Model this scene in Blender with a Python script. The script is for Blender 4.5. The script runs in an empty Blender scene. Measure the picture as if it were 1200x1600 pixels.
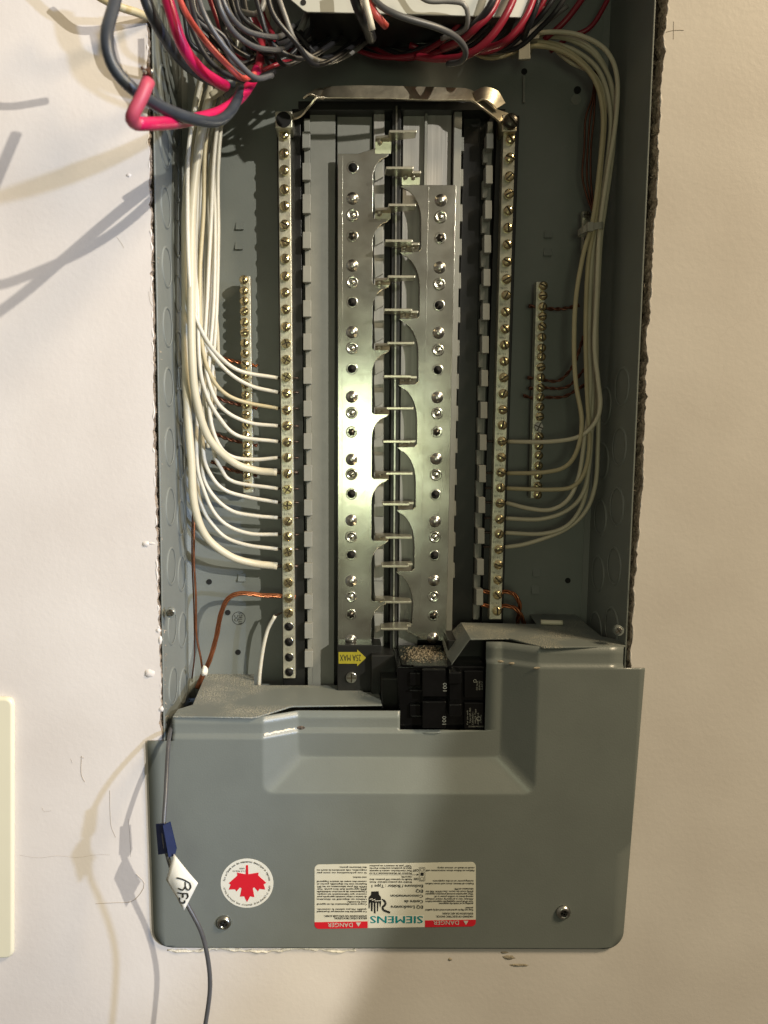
import bpy, bmesh, math, random
from mathutils import Vector, Matrix
R = math.radians
rnd = random.Random(7)
sc = bpy.context.scene
COL = sc.collection

# ------------------------------------------------------------------ camera
F = 1200.0; CX = 540.0; CY = 800.0          # focal length and principal point, photo pixels
PITCH = R(6.3); ROLL = R(0.2); DIST = 0.6
cam_d = bpy.data.cameras.new("camera"); cam = bpy.data.objects.new("camera", cam_d); COL.objects.link(cam)
cam_d.sensor_fit = 'VERTICAL'; cam_d.sensor_height = 24; cam_d.lens = 24 * F / 1600
cam_d.shift_x = (600 - CX) / 1600; cam_d.clip_start = 0.01; cam_d.clip_end = 50
cam_d.dof.use_dof = True; cam_d.dof.focus_distance = 0.655; cam_d.dof.aperture_fstop = 6.5
CM = Matrix.Rotation(R(90) - PITCH, 3, 'X') @ Matrix.Rotation(ROLL, 3, 'Z')
CP = Vector((0, -DIST, 0))
cam.matrix_world = Matrix.Translation(CP) @ CM.to_4x4()
sc.camera = cam
def ray(px, py): return CM @ Vector(((px - CX) / F, -(py - CY) / F, -1))
def P(px, py, Y):                      # point of a photo pixel on the plane at depth Y
    d = ray(px, py); return CP + d * ((Y + DIST) / d.y)
def H(px, py, Z):                      # point of a photo pixel on the level plane at height Z
    d = ray(px, py); return CP + d * (Z / d.z)

# ------------------------------------------------------------------ world and lamps
w = bpy.data.worlds.new("World"); sc.world = w; w.use_nodes = True
wn = w.node_tree.nodes; wl = w.node_tree.links
bg = wn['Background']
tc = wn.new('ShaderNodeTexCoord'); sx = wn.new('ShaderNodeSeparateXYZ'); mr = wn.new('ShaderNodeMapRange')
cr = wn.new('ShaderNodeValToRGB')
wl.new(tc.outputs['Generated'], sx.inputs[0]); wl.new(sx.outputs['Z'], mr.inputs[0])
mr.inputs[1].default_value = -1; mr.inputs[2].default_value = 1
wl.new(mr.outputs[0], cr.inputs[0])
cr.color_ramp.elements[0].position = 0.25; cr.color_ramp.elements[0].color = (0.16, 0.13, 0.09, 1)
cr.color_ramp.elements[1].position = 0.85; cr.color_ramp.elements[1].color = (0.62, 0.56, 0.44, 1)
wl.new(cr.outputs[0], bg.inputs[0]); bg.inputs[1].default_value = 0.40
sc.view_settings.view_transform = 'Standard'; sc.view_settings.look = 'None'
sc.view_settings.exposure = 0; sc.view_settings.gamma = 1

def aim(o, loc, tgt):
    o.location = loc; o.rotation_euler = (Vector(tgt) - Vector(loc)).to_track_quat('-Z', 'Y').to_euler()
def spot(name, loc, tgt, energy, color, size, blend, radius):
    l = bpy.data.lights.new(name, 'SPOT'); l.energy = energy; l.color = color
    l.spot_size = R(size); l.spot_blend = blend; l.shadow_soft_size = radius
    o = bpy.data.objects.new(name, l); COL.objects.link(o); aim(o, loc, tgt); return o
def area(name, loc, tgt, energy, color, sx_, sy_):
    l = bpy.data.lights.new(name, 'AREA'); l.energy = energy; l.color = color; l.shape = 'RECTANGLE'; l.size = sx_; l.size_y = sy_
    o = bpy.data.objects.new(name, l); COL.objects.link(o); aim(o, loc, tgt); return o
def cone(name, loc, centre, edge, energy, color, blend, radius):
    # a spot lamp aimed at one point of the wall whose cone just reaches another
    a = Vector(centre) - Vector(loc); b = Vector(edge) - Vector(loc)
    return spot(name, loc, centre, energy, color, math.degrees(a.angle(b)) * 2, blend, radius)
spot("white_lamp", (1.45, -1.95, 0.82), P(-5720, 1156, 0), 205, (1.0, 0.94, 0.81), 66.7, 0.022, 0.014)
spot("cool_lamp", (2.3, -1.9, 0.30), P(-2743, 1137, 0), 215, (0.50, 0.66, 1.0), 29.3, 0.06, 0.04)
area("ceiling_lamp", (1.9, -1.15, 1.75), (0.1, 0, -0.1), 78, (1.0, 0.80, 0.52), 0.6, 0.6)
area("bus_glow_fill", (0.03, -1.15, -0.05), (0.02, 0.07, -0.03), 1.0, (0.90, 1.0, 0.66), 0.17, 0.22)  # added lamp behind the camera, for bus bar glow and soft fill

# ------------------------------------------------------------------ materials
def mat(name, col, rough=0.5, metal=0.0, noise=0.0, nscale=60, bump=0.0, bscale=300, col2=None, spec=0.5, coat=0.0, stretch=None, rvar=0.0):
    m = bpy.data.materials.new(name); m.use_nodes = True
    n = m.node_tree.nodes; l = m.node_tree.links; b = n['Principled BSDF']
    b.inputs['Roughness'].default_value = rough; b.inputs['Metallic'].default_value = metal
    b.inputs['Specular IOR Level'].default_value = spec; b.inputs['Coat Weight'].default_value = coat
    b.inputs['Coat Roughness'].default_value = 0.15
    b.inputs['Base Color'].default_value = (*col, 1)
    if noise or bump or col2 or rvar:
        g = n.new('ShaderNodeNewGeometry'); mp = n.new('ShaderNodeMapping'); l.new(g.outputs['Position'], mp.inputs[0])
        if stretch: mp.inputs['Scale'].default_value = stretch
        src = mp.outputs[0]
    if noise or col2:
        t = n.new('ShaderNodeTexNoise'); t.inputs['Scale'].default_value = nscale; t.inputs['Detail'].default_value = 6
        t.inputs['Roughness'].default_value = 0.65
        l.new(src, t.inputs['Vector'])
        r = n.new('ShaderNodeValToRGB'); c2 = col2 or tuple(c * (1 - noise) for c in col)
        r.color_ramp.elements[0].position = 0.35; r.color_ramp.elements[0].color = (*c2, 1)
        r.color_ramp.elements[1].position = 0.65; r.color_ramp.elements[1].color = (*col, 1)
        l.new(t.outputs[0], r.inputs[0]); l.new(r.outputs[0], b.inputs['Base Color'])
    if rvar:
        t3 = n.new('ShaderNodeTexNoise'); t3.inputs['Scale'].default_value = nscale * 1.7; t3.inputs['Detail'].default_value = 5
        l.new(src, t3.inputs['Vector'])
        m3 = n.new('ShaderNodeMapRange'); m3.inputs[3].default_value = max(0.02, rough - rvar); m3.inputs[4].default_value = rough + rvar
        l.new(t3.outputs[0], m3.inputs[0]); l.new(m3.outputs[0], b.inputs['Roughness'])
    if bump:
        t2 = n.new('ShaderNodeTexNoise'); t2.inputs['Scale'].default_value = bscale; t2.inputs['Detail'].default_value = 4
        l.new(src, t2.inputs['Vector'])
        bp = n.new('ShaderNodeBump'); bp.inputs['Strength'].default_value = 1; bp.inputs['Distance'].default_value = bump
        l.new(t2.outputs[0], bp.inputs['Height']); l.new(bp.outputs[0], b.inputs['Normal'])
    return m

def wall_mat():
    m = bpy.data.materials.new("painted_drywall"); m.use_nodes = True
    n = m.node_tree.nodes; l = m.node_tree.links; b = n['Principled BSDF']
    b.inputs['Roughness'].default_value = 0.42; b.inputs['Specular IOR Level'].default_value = 0.35
    g = n.new('ShaderNodeNewGeometry')
    t = n.new('ShaderNodeTexNoise'); t.inputs['Scale'].default_value = 9; t.inputs['Detail'].default_value = 5
    l.new(g.outputs['Position'], t.inputs['Vector'])
    r = n.new('ShaderNodeValToRGB')
    r.color_ramp.elements[0].position = 0.3; r.color_ramp.elements[0].color = (0.655, 0.605, 0.572, 1)
    r.color_ramp.elements[1].position = 0.75; r.color_ramp.elements[1].color = (0.755, 0.71, 0.68, 1)
    l.new(t.outputs[0], r.inputs[0])
    # hairline cracks, only in scattered patches
    nz = n.new('ShaderNodeTexNoise'); nz.inputs['Scale'].default_value = 14; nz.inputs['Detail'].default_value = 4
    l.new(g.outputs['Position'], nz.inputs['Vector'])
    mx = n.new('ShaderNodeMixRGB'); mx.blend_type = 'ADD'; mx.inputs[0].default_value = 0.14
    l.new(g.outputs['Position'], mx.inputs[1]); l.new(nz.outputs['Color'], mx.inputs[2])
    v = n.new('ShaderNodeTexVoronoi'); v.feature = 'DISTANCE_TO_EDGE'; v.inputs['Scale'].default_value = 9
    l.new(mx.outputs[0], v.inputs['Vector'])
    c1 = n.new('ShaderNodeMapRange'); c1.inputs[1].default_value = 0.0; c1.inputs[2].default_value = 0.009
    c1.inputs[3].default_value = 1; c1.inputs[4].default_value = 0; l.new(v.outputs['Distance'], c1.inputs[0])
    nm = n.new('ShaderNodeTexNoise'); nm.inputs['Scale'].default_value = 5.5;
    l.new(g.outputs['Position'], nm.inputs['Vector'])
    c2 = n.new('ShaderNodeMapRange'); c2.inputs[1].default_value = 0.58; c2.inputs[2].default_value = 0.68; l.new(nm.outputs[0], c2.inputs[0])
    mu = n.new('ShaderNodeMath'); mu.operation = 'MULTIPLY'; l.new(c1.outputs[0], mu.inputs[0]); l.new(c2.outputs[0], mu.inputs[1])
    mu2 = n.new('ShaderNodeMath'); mu2.operation = 'MULTIPLY'; mu2.inputs[1].default_value = 0.10; l.new(mu.outputs[0], mu2.inputs[0])
    mc = n.new('ShaderNodeMixRGB'); mc.inputs[2].default_value = (0.42, 0.36, 0.31, 1)
    l.new(mu2.outputs[0], mc.inputs[0]); l.new(r.outputs[0], mc.inputs[1]); l.new(mc.outputs[0], b.inputs['Base Color'])
    # roller texture, lumps, cracks
    a = n.new('ShaderNodeTexNoise'); a.inputs['Scale'].default_value = 260; a.inputs['Detail'].default_value = 3
    l.new(g.outputs['Position'], a.inputs['Vector'])
    a2 = n.new('ShaderNodeTexNoise'); a2.inputs['Scale'].default_value = 38; a2.inputs['Detail'].default_value = 7; a2.inputs['Roughness'].default_value = 0.7
    l.new(g.outputs['Position'], a2.inputs['Vector'])
    b1 = n.new('ShaderNodeBump'); b1.inputs['Distance'].default_value = 0.0006; b1.inputs['Strength'].default_value = 0.2
    b2 = n.new('ShaderNodeBump'); b2.inputs['Distance'].default_value = 0.0011; b2.inputs['Strength'].default_value = 0.22
    b3 = n.new('ShaderNodeBump'); b3.inputs['Distance'].default_value = 0.0002; b3.invert = True; b3.inputs['Strength'].default_value = 0.06
    l.new(a.outputs[0], b1.inputs['Height']); l.new(a2.outputs[0], b2.inputs['Height']); l.new(mu.outputs[0], b3.inputs['Height'])
    l.new(b1.outputs[0], b2.inputs['Normal']); l.new(b2.outputs[0], b3.inputs['Normal']); l.new(b3.outputs[0], b.inputs['Normal'])
    return m

def dusty(name, base, dust, lo, hi, scale, fine=900, rough=0.5, centre=None, rad=None):
    m = mat(name, base, rough); n = m.node_tree.nodes; l = m.node_tree.links; b = n['Principled BSDF']
    g = n.new('ShaderNodeNewGeometry')
    t = n.new('ShaderNodeTexNoise'); t.inputs['Scale'].default_value = scale; t.inputs['Detail'].default_value = 4
    f = n.new('ShaderNodeTexNoise'); f.inputs['Scale'].default_value = fine; f.inputs['Detail'].default_value = 3
    l.new(g.outputs['Position'], t.inputs['Vector']); l.new(g.outputs['Position'], f.inputs['Vector'])
    a = n.new('ShaderNodeMapRange'); a.inputs[1].default_value = lo; a.inputs[2].default_value = hi; l.new(t.outputs[0], a.inputs[0])
    c = n.new('ShaderNodeMapRange'); c.inputs[1].default_value = 0.42; c.inputs[2].default_value = 0.62; l.new(f.outputs[0], c.inputs[0])
    mu = n.new('ShaderNodeMath'); mu.operation = 'MULTIPLY'; l.new(a.outputs[0], mu.inputs[0]); l.new(c.outputs[0], mu.inputs[1])
    mx = n.new('ShaderNodeMixRGB'); mx.inputs[1].default_value = (*base, 1); mx.inputs[2].default_value = (*dust, 1)
    l.new(mu.outputs[0], mx.inputs[0]); l.new(mx.outputs[0], b.inputs['Base Color'])
    bp = n.new('ShaderNodeBump'); bp.inputs['Distance'].default_value = 0.0006; bp.inputs['Strength'].default_value = 0.8
    l.new(mu.outputs[0], bp.inputs['Height']); l.new(bp.outputs[0], b.inputs['Normal'])
    return m

M = {}
M['wall'] = wall_mat()
M['gypsum'] = mat("broken_gypsum", (0.62, 0.56, 0.48), 0.9, noise=0.5, nscale=160, bump=0.002, bscale=500, col2=(0.30, 0.23, 0.17))
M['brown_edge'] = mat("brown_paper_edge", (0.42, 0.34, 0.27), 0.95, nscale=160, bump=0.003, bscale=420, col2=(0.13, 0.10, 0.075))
M['lightened_edge'] = mat('lightened_fibre_edge', (0.80, 0.66, 0.52), 0.95, nscale=210, bump=0.003, bscale=520, col2=(0.30, 0.235, 0.18))  # brown edge colour lightened to make up for weak light at right
M['gap'] = mat("dark_wall_cavity", (0.16, 0.125, 0.10), 0.95, nscale=200, bump=0.003, bscale=350, col2=(0.035, 0.028, 0.023))
GREY = (0.172, 0.190, 0.180)
M['grey'] = mat("grey_enamel", GREY, 0.33, noise=0.10, nscale=13, bump=0.0001, bscale=700, rvar=0.10)
M['grey_in'] = mat("grey_enamel_inside", (0.205, 0.222, 0.208), 0.36, noise=0.08, nscale=20, bump=0.0001, bscale=700, rvar=0.06)
M['grey_dust'] = dusty("dusty_grey_enamel", GREY, (0.46, 0.44, 0.36), 0.46, 0.66, 24, fine=800, rough=0.45)
M['plastic'] = mat("grey_plastic", (0.24, 0.245, 0.225), 0.42, noise=0.12, nscale=50, bump=0.0001, bscale=500)
M['plastic_tab'] = mat("pale_grey_plastic", (0.28, 0.285, 0.265), 0.4, noise=0.1, nscale=80)
M['alu'] = mat("brushed_channel", (0.42, 0.41, 0.39), 0.4, metal=0.4, noise=0.25, nscale=220, stretch=(1, 1, 0.02), bump=0.00008, bscale=700)
M['black'] = mat("black_moulded_plastic", (0.012, 0.012, 0.012), 0.38, noise=0.3, nscale=60)
M['blackgloss'] = mat("black_breaker_case", (0.0035, 0.0035, 0.004), 0.2, spec=0.3, noise=0.4, nscale=90, coat=0.2)
M['hole'] = mat("dark_hole", (0.006, 0.006, 0.006), 0.8)
M['debris'] = dusty("debris_on_black", (0.03, 0.028, 0.022), (0.42, 0.36, 0.24), 0.30, 0.45, 60, fine=420, rough=0.8)
M['bus'] = mat("tin_plated_bus", (0.70, 0.71, 0.65), 0.22, metal=1.0, nscale=16, col2=(0.47, 0.45, 0.38), bump=0.00005, bscale=60, rvar=0.13)
M['blade'] = mat("tin_plated_blade", (0.66, 0.63, 0.52), 0.3, metal=0.9, noise=0.2, nscale=90)
M['nickel'] = mat("shiny_nickel_strap", (0.78, 0.70, 0.54), 0.38, metal=1.0, noise=0.3, nscale=60, bump=0.0004, bscale=90)
M['bar'] = mat("tinned_terminal_bar", (0.72, 0.70, 0.58), 0.38, metal=0.75, noise=0.35, nscale=120, bump=0.0002, bscale=500)
M['brass'] = mat("yellow_zinc_screw", (0.70, 0.59, 0.34), 0.2, metal=0.95, noise=0.35, nscale=200)
M['steel'] = mat("steel_screw", (0.55, 0.54, 0.50), 0.28, metal=1.0, noise=0.3, nscale=200)
M['darksteel'] = mat('dark_steel', (0.10, 0.09, 0.075), 0.3, metal=0.9, noise=0.3, nscale=200)
M['slot'] = mat('slot_shade', (0.05, 0.038, 0.018), 0.5)  # dark colour painted in as the shade inside screw slots
M['copper'] = mat("bare_copper", (0.50, 0.19, 0.09), 0.3, metal=0.9, noise=0.45, nscale=80)
M['copper_dark'] = mat("aged_copper", (0.20, 0.085, 0.055), 0.4, metal=0.8, noise=0.4, nscale=90)
M['tip'] = mat("bare_conductor_tip", (0.07, 0.05, 0.04), 0.35, metal=0.6)
M['white'] = mat("white_wire_insulation", (0.61, 0.56, 0.42), 0.38, noise=0.10, nscale=45, spec=0.4)
M['cream'] = mat("cream_wire_insulation", (0.52, 0.45, 0.28), 0.4, noise=0.12, nscale=45, spec=0.4)
M['bwhite'] = mat("bright_white_insulation", (0.66, 0.63, 0.54), 0.35, noise=0.08, nscale=60, spec=0.4)
M['pink'] = mat("crimson_cable_insulation", (0.55, 0.01, 0.09), 0.36, noise=0.15, nscale=60)
M['pinkdull'] = mat("faded_crimson_insulation", (0.50, 0.07, 0.12), 0.5, noise=0.15, nscale=60)
M['red'] = mat("red_wire_insulation", (0.26, 0.014, 0.03), 0.36, noise=0.15, nscale=60)
M['salmon'] = mat("pale_red_wire_insulation", (0.58, 0.09, 0.08), 0.36, noise=0.1, nscale=60)
M['blk'] = mat("black_wire_insulation", (0.022, 0.022, 0.026), 0.38, noise=0.3, nscale=60)
M['slate'] = mat("dark_slate_cable", (0.035, 0.042, 0.055), 0.42, noise=0.3, nscale=60)
M['greyw'] = mat("grey_wire_insulation", (0.085, 0.085, 0.09), 0.38, noise=0.25, nscale=60)
M['palew'] = mat("pale_grey_wire_insulation", (0.22, 0.215, 0.21), 0.38, noise=0.2, nscale=60)
M['plate'] = mat("pale_grey_painted_plate", (0.52, 0.53, 0.50), 0.4, noise=0.06, nscale=30)
M['ivory'] = mat("ivory_plastic", (0.74, 0.70, 0.54), 0.35, noise=0.03, nscale=20)
M['tie'] = mat("nylon_tie", (0.36, 0.345, 0.29), 0.4, noise=0.1, nscale=60)
M['bluetape'] = mat("dark_blue_tape", (0.005, 0.014, 0.07), 0.6, spec=0.15, noise=0.3, nscale=80, bump=0.0004, bscale=160)
M['whitetape'] = mat("white_vinyl_tape", (0.76, 0.75, 0.70), 0.42, noise=0.08, nscale=50, bump=0.0006, bscale=60)
M['paper'] = mat("sticker_white", (0.74, 0.73, 0.66), 0.4, noise=0.05, nscale=60)
M['labelsilver'] = mat("label_off_white", (0.68, 0.67, 0.58), 0.4, noise=0.05, nscale=60)
M['ink'] = mat("black_print", (0.012, 0.012, 0.012), 0.5)
M['inkfade'] = mat("grey_print", (0.12, 0.12, 0.11), 0.5)
M['redprint'] = mat("red_print", (0.62, 0.015, 0.03), 0.4)
M['teal'] = mat("teal_print", (0.0, 0.22, 0.24), 0.4)
M['yellow'] = mat("yellow_print", (0.34, 0.30, 0.02), 0.5, noise=0.15, nscale=100)
M['whiteprint'] = mat("white_print", (0.55, 0.56, 0.52), 0.5)
M['dimprint'] = mat('dim_print', (0.20, 0.21, 0.19), 0.5)
M['scuff2'] = mat('brown_scuff', (0.42, 0.36, 0.27), 0.8, noise=0.5, nscale=200, bump=0.001, bscale=400)
M['debris_bits'] = mat('crumbs_of_debris', (0.40, 0.33, 0.22), 0.9, noise=0.7, nscale=300)
M['crack'] = mat('crack_dirt', (0.40, 0.35, 0.30), 0.9)
M['plaster'] = mat("dry_caulk", (0.78, 0.73, 0.62), 0.6, noise=0.12, nscale=90, bump=0.0015, bscale=300)
M['scuff'] = mat("plaster_smear", (0.62, 0.58, 0.46), 0.8, noise=0.4, nscale=250, bump=0.001, bscale=600)

# ------------------------------------------------------------------ object helpers
def thing(name, label, cat, loc, group=None, kind=None):
    o = bpy.data.objects.new(name, None); o.empty_display_size = 0.01; COL.objects.link(o); o.location = loc
    tag(o, label, cat, group, kind); return o
def tag(o, label=None, cat=None, group=None, kind=None):
    if label: o['label'] = label
    if cat: o['category'] = cat
    if group: o['group'] = group
    if kind: o['kind'] = kind
    return o
def root_loc(o):
    v = Vector((0, 0, 0))
    while o: v += o.location; o = o.parent
    return v
def link(name, me, m, parent=None, at=None, rot=None, smooth=False):
    o = bpy.data.objects.new(name, me); COL.objects.link(o)
    if m and not me.materials: me.materials.append(m)
    if smooth:
        for p in me.polygons: p.use_smooth = True
    if parent: o.parent = parent
    if at is not None: o.location = Vector(at) - root_loc(parent)
    if rot is not None: o.rotation_euler = rot
    return o
def mk(name, vs, fs, m, parent=None, smooth=False, bev=0.0, seg=2, solid=0.0):
    vs = [Vector(v) for v in vs]
    if parent: base = root_loc(parent)
    else:
        base = Vector([(min(v[i] for v in vs) + max(v[i] for v in vs)) / 2 for i in range(3)])
    me = bpy.data.meshes.new(name); me.from_pydata([v - base for v in vs], [], fs)
    bm = bmesh.new(); bm.from_mesh(me); bmesh.ops.recalc_face_normals(bm, faces=bm.faces); bm.to_mesh(me); bm.free()
    me.update()
    o = link(name, me, m, parent, smooth=smooth)
    if not parent: o.location = base
    if solid:
        md = o.modifiers.new("solidify", 'SOLIDIFY'); md.thickness = solid; md.offset = 0
    if bev:
        md = o.modifiers.new("bevel", 'BEVEL'); md.width = bev; md.segments = seg; md.limit_method = 'ANGLE'; md.angle_limit = R(40)
        for p in me.polygons: p.use_smooth = True
        try: md.harden_normals = True
        except Exception: pass
    return o
class MB:
    def __init__(s): s.v = []; s.f = []
    def add(s, vs, fs):
        b = len(s.v); s.v += [Vector(v) for v in vs]; s.f += [[i + b for i in f] for f in fs]; return s
    def build(s, name, m, parent=None, **k): return mk(name, s.v, s.f, m, parent, **k)
def prism(front, back):
    n = len(front); fs = [list(range(n)), list(range(2 * n - 1, n - 1, -1))]
    fs += [[i, (i + 1) % n, n + (i + 1) % n, n + i] for i in range(n)]
    return list(front) + list(back), fs
def slab(pts, Y0, Y1):                 # photo-pixel outline laid on depth Y0, given thickness to depth Y1
    fr = [P(x, y, Y0) for x, y in pts]; bk = [Vector((v.x, Y1, v.z)) for v in fr]
    return prism(fr, bk)
def rect(x0, y0, x1, y1): return [(x0, y0), (x1, y0), (x1, y1), (x0, y1)]
def box(c, s):
    c = Vector(c); a, b, d = s[0] / 2, s[1] / 2, s[2] / 2
    vs = [c + Vector((i * a, j * b, k * d)) for i in (-1, 1) for j in (-1, 1) for k in (-1, 1)]
    return vs, [[0, 1, 3, 2], [4, 6, 7, 5], [0, 4, 5, 1], [2, 3, 7, 6], [0, 2, 6, 4], [1, 5, 7, 3]]
def disc(c, r, y0, y1, n=16):
    c = Vector(c)
    fr = [Vector((c.x + r * math.cos(2 * math.pi * i / n), y0, c.z + r * math.sin(2 * math.pi * i / n))) for i in range(n)]
    return prism(fr, [Vector((v.x, y1, v.z)) for v in fr])
def lathe(prof, n=20):                 # profile (r, y): axis along Y
    vs = []; fs = []
    for r, y in prof:
        for i in range(n): a = 2 * math.pi * i / n; vs.append((r * math.cos(a), y, r * math.sin(a)))
    for k in range(len(prof) - 1):
        for i in range(n): fs.append([k * n + i, k * n + (i + 1) % n, (k + 1) * n + (i + 1) % n, (k + 1) * n + i])
    fs.append(list(range(n))); fs.append([(len(prof) - 1) * n + i for i in range(n)][::-1])
    return vs, fs
def catmull(pts, step=0.003):
    p = [Vector(q) for q in pts]
    if len(p) == 2: return p
    p = [p[0] * 2 - p[1]] + p + [p[-1] * 2 - p[-2]]
    out = []
    for i in range(1, len(p) - 2):
        a, b, c, d = p[i - 1:i + 3]; n = max(2, int((c - b).length / step))
        for k in range(n):
            t = k / n
            out.append(0.5 * ((2 * b) + (c - a) * t + (2 * a - 5 * b + 4 * c - d) * t * t + (3 * b - a - 3 * c + d) * t ** 3))
    out.append(p[-2]); return out
def frames(path):
    T = []
    for i in range(len(path)):
        a = path[max(0, i - 1)]; b = path[min(len(path) - 1, i + 1)]; T.append((b - a).normalized())
    n = T[0].orthogonal().normalized(); out = []
    for i, t in enumerate(T):
        n = (n - t * n.dot(t)).normalized(); out.append((t, n, t.cross(n)))
    return out
def tube(path, r, n=10, taper=None):
    fr = frames(path); vs = []; fs = []; L = len(path)
    for i, (p, (t, a, b)) in enumerate(zip(path, fr)):
        rr = r * (taper(i / (L - 1)) if taper else 1)
        for k in range(n):
            an = 2 * math.pi * k / n; vs.append(p + (a * math.cos(an) + b * math.sin(an)) * rr)
    for i in range(L - 1):
        for k in range(n): fs.append([i * n + k, i * n + (k + 1) % n, (i + 1) * n + (k + 1) % n, (i + 1) * n + k])
    fs.append(list(range(n))[::-1]); fs.append([(L - 1) * n + k for k in range(n)])
    return vs, fs
def pts3(pts, dy=0.0): return [P(x, y, Y + dy) for x, y, Y in pts]
def wire(label, pts, r, m, group=None, tip=None, dark=None, name='wire', cat='wire'):
    path = catmull(pts3(pts))
    t = thing(name, label, cat, path[0], group)
    MB().add(*tube(path, r)).build('insulation', M[m], t, smooth=True)
    if tip:
        MB().add(*tube(catmull(pts3(tip)), r * 0.5 if r > 0.0025 else r * 0.55, 6)).build('conductor', M['tip'], t, smooth=True)
    return t
def twist(label, pts, r, k, pitch, m='copper', name='bare_copper_wire', group=None, n=6):
    path = catmull(pts3(pts), 0.0012); fr = frames(path)
    t = thing(name, label, 'wire', path[0], group); R0 = r / math.sin(math.pi / k)
    s = [0]
    for i in range(1, len(path)): s.append(s[-1] + (path[i] - path[i - 1]).length)
    for j in range(k):
        q = []
        for i, (p, (tt, a, b)) in enumerate(zip(path, fr)):
            an = 2 * math.pi * (j / k + s[i] / pitch); q.append(p + (a * math.cos(an) + b * math.sin(an)) * R0)
        MB().add(*tube(q, r, n)).build('strand', M[m], t, smooth=True)
    return t

# text: default font glyphs as flat mesh, fitted to a strip of the photo
_tc = {}
def glyphs(s):
    if s in _tc: return _tc[s]
    c = bpy.data.curves.new("t", 'FONT'); c.body = s; c.size = 1; c.resolution_u = 2
    o = bpy.data.objects.new("t", c); COL.objects.link(o)
    dg = bpy.context.evaluated_depsgraph_get(); me = bpy.data.meshes.new_from_object(o.evaluated_get(dg))
    vs = [(v.co.x, v.co.y) for v in me.vertices]; fs = [list(p.vertices) for p in me.polygons]
    bpy.data.objects.remove(o); bpy.data.meshes.remove(me); bpy.data.curves.remove(c)
    _tc[s] = (vs, fs); return _tc[s]
def text(mb, s, x0, x1, yb, h, Y, flip=True, vert=False):
    vs, fs = glyphs(s)
    if not vs: return
    u0 = min(v[0] for v in vs); u1 = max(v[0] for v in vs); W = max(1e-4, u1 - u0); out = []
    for u, v in vs:
        a = (u - u0) / W; b = v / 0.7
        if vert: out.append(P(x0 + h - b * h, yb - a * x1, Y))       # reads upward, x1 = length
        elif flip: out.append(P(x1 - a * (x1 - x0), yb + b * h, Y))
        else: out.append(P(x0 + a * (x1 - x0), yb - b * h, Y))
    mb.add(out, fs)

# ================================================================== THE WALL
def interp(tab, y):
    for (a, xa), (b, xb) in zip(tab, tab[1:]):
        if a <= y <= b: return xa + (xb - xa) * (y - a) / (b - a)
    return tab[0][1] if y < tab[0][0] else tab[-1][1]
LW = [(-250, 227), (0, 229), (200, 232), (400, 237), (700, 241), (850, 245), (1000, 249), (1150, 252), (1300, 254)]
RW = [(-250, 1060), (0, 1043), (133, 1033), (330, 1025), (400, 1019), (550, 1012), (700, 1006), (800, 1001), (900, 994), (1000, 989), (1300, 975)]
rows = list(range(-250, 1301, 6))
def wavy(amp, n):
    a = [rnd.gauss(0, 1) for _ in range(n + 8)]
    return [amp * sum(a[i:i + 5]) / 2.2 + rnd.gauss(0, .45) + (rnd.uniform(-3.5, 0) if rnd.random() < 0.05 else 0) for i in range(n)]
jl = wavy(.7, len(rows)); jr = wavy(1.3, len(rows))
L = [(interp(LW, y) + d, y) for y, d in zip(rows, jl)]; Rr = [(interp(RW, y) - d, y) for y, d in zip(rows, jr)]
mb = MB()
vs = []; fs = []
for (a, y), (b, _) in zip(L, Rr):
    vs += [P(-700, y, 0), P(a, y, 0), P(b, y, 0), P(1900, y, 0)]
for i in range(len(rows) - 1):
    k = i * 4; fs += [[k, k + 1, k + 5, k + 4], [k + 2, k + 3, k + 7, k + 6]]
k = (len(rows) - 1) * 4
nb = len(vs); vs += [P(-700, 2300, 0), P(L[-1][0], 2300, 0), P(Rr[-1][0], 2300, 0), P(1900, 2300, 0)]
fs += [[k, k + 1, nb + 1, nb], [k + 1, k + 2, nb + 2, nb + 1], [k + 2, k + 3, nb + 3, nb + 2]]
nt = len(vs); vs += [P(-700, -900, 0), P(L[0][0], -900, 0), P(Rr[0][0], -900, 0), P(1900, -900, 0)]
fs += [[nt, nt + 1, 1, 0], [nt + 1, nt + 2, 2, 1], [nt + 2, nt + 3, 3, 2]]
wall = mk('wall', vs, fs, M['wall']); tag(wall, 'cream painted drywall with a rough cut opening around the panel', 'wall')
# cut faces of the drywall
for side, S in (('l', L), ('r', Rr)):
    mb = MB(); f = []; 
    col = []
    for x, y in S:
        p = P(x, y, 0); 
        sgn = 1 if side == 'l' else -1
        q = [p + Vector((0, 0.0002, 0)), p + Vector((sgn * rnd.uniform(0, .0012), 0.003, 0)), p + Vector((sgn * rnd.uniform(-.0006, .0022), 0.007, 0)), p + Vector((sgn * rnd.uniform(0, .0018), 0.0135, 0))]
        col.append(q)
    v = [a for c in col for a in c]
    f = [[i * 4 + j, i * 4 + j + 1, i * 4 + j + 5, i * 4 + j + 4] for i in range(len(col) - 1) for j in range(3)]
    o = mk('cut_edge', v, f, M['brown_edge' if side == 'l' else 'lightened_edge'], wall)
    tp_ = [P(x + (-.6 if side == 'l' else .6), y, .0004) for x, y in S if -60 < y < (1160 if side == 'l' else 1046)]
    ph = [rnd.uniform(0, 1) ** 2 for _ in tp_]
    MB().add(*tube(tp_, .0010, 6, taper=lambda t_: .15 + .85 * ph[min(len(ph) - 1, int(t_ * (len(ph) - 1)))])).build('torn_edge', M['wall'], wall, smooth=True)
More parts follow.
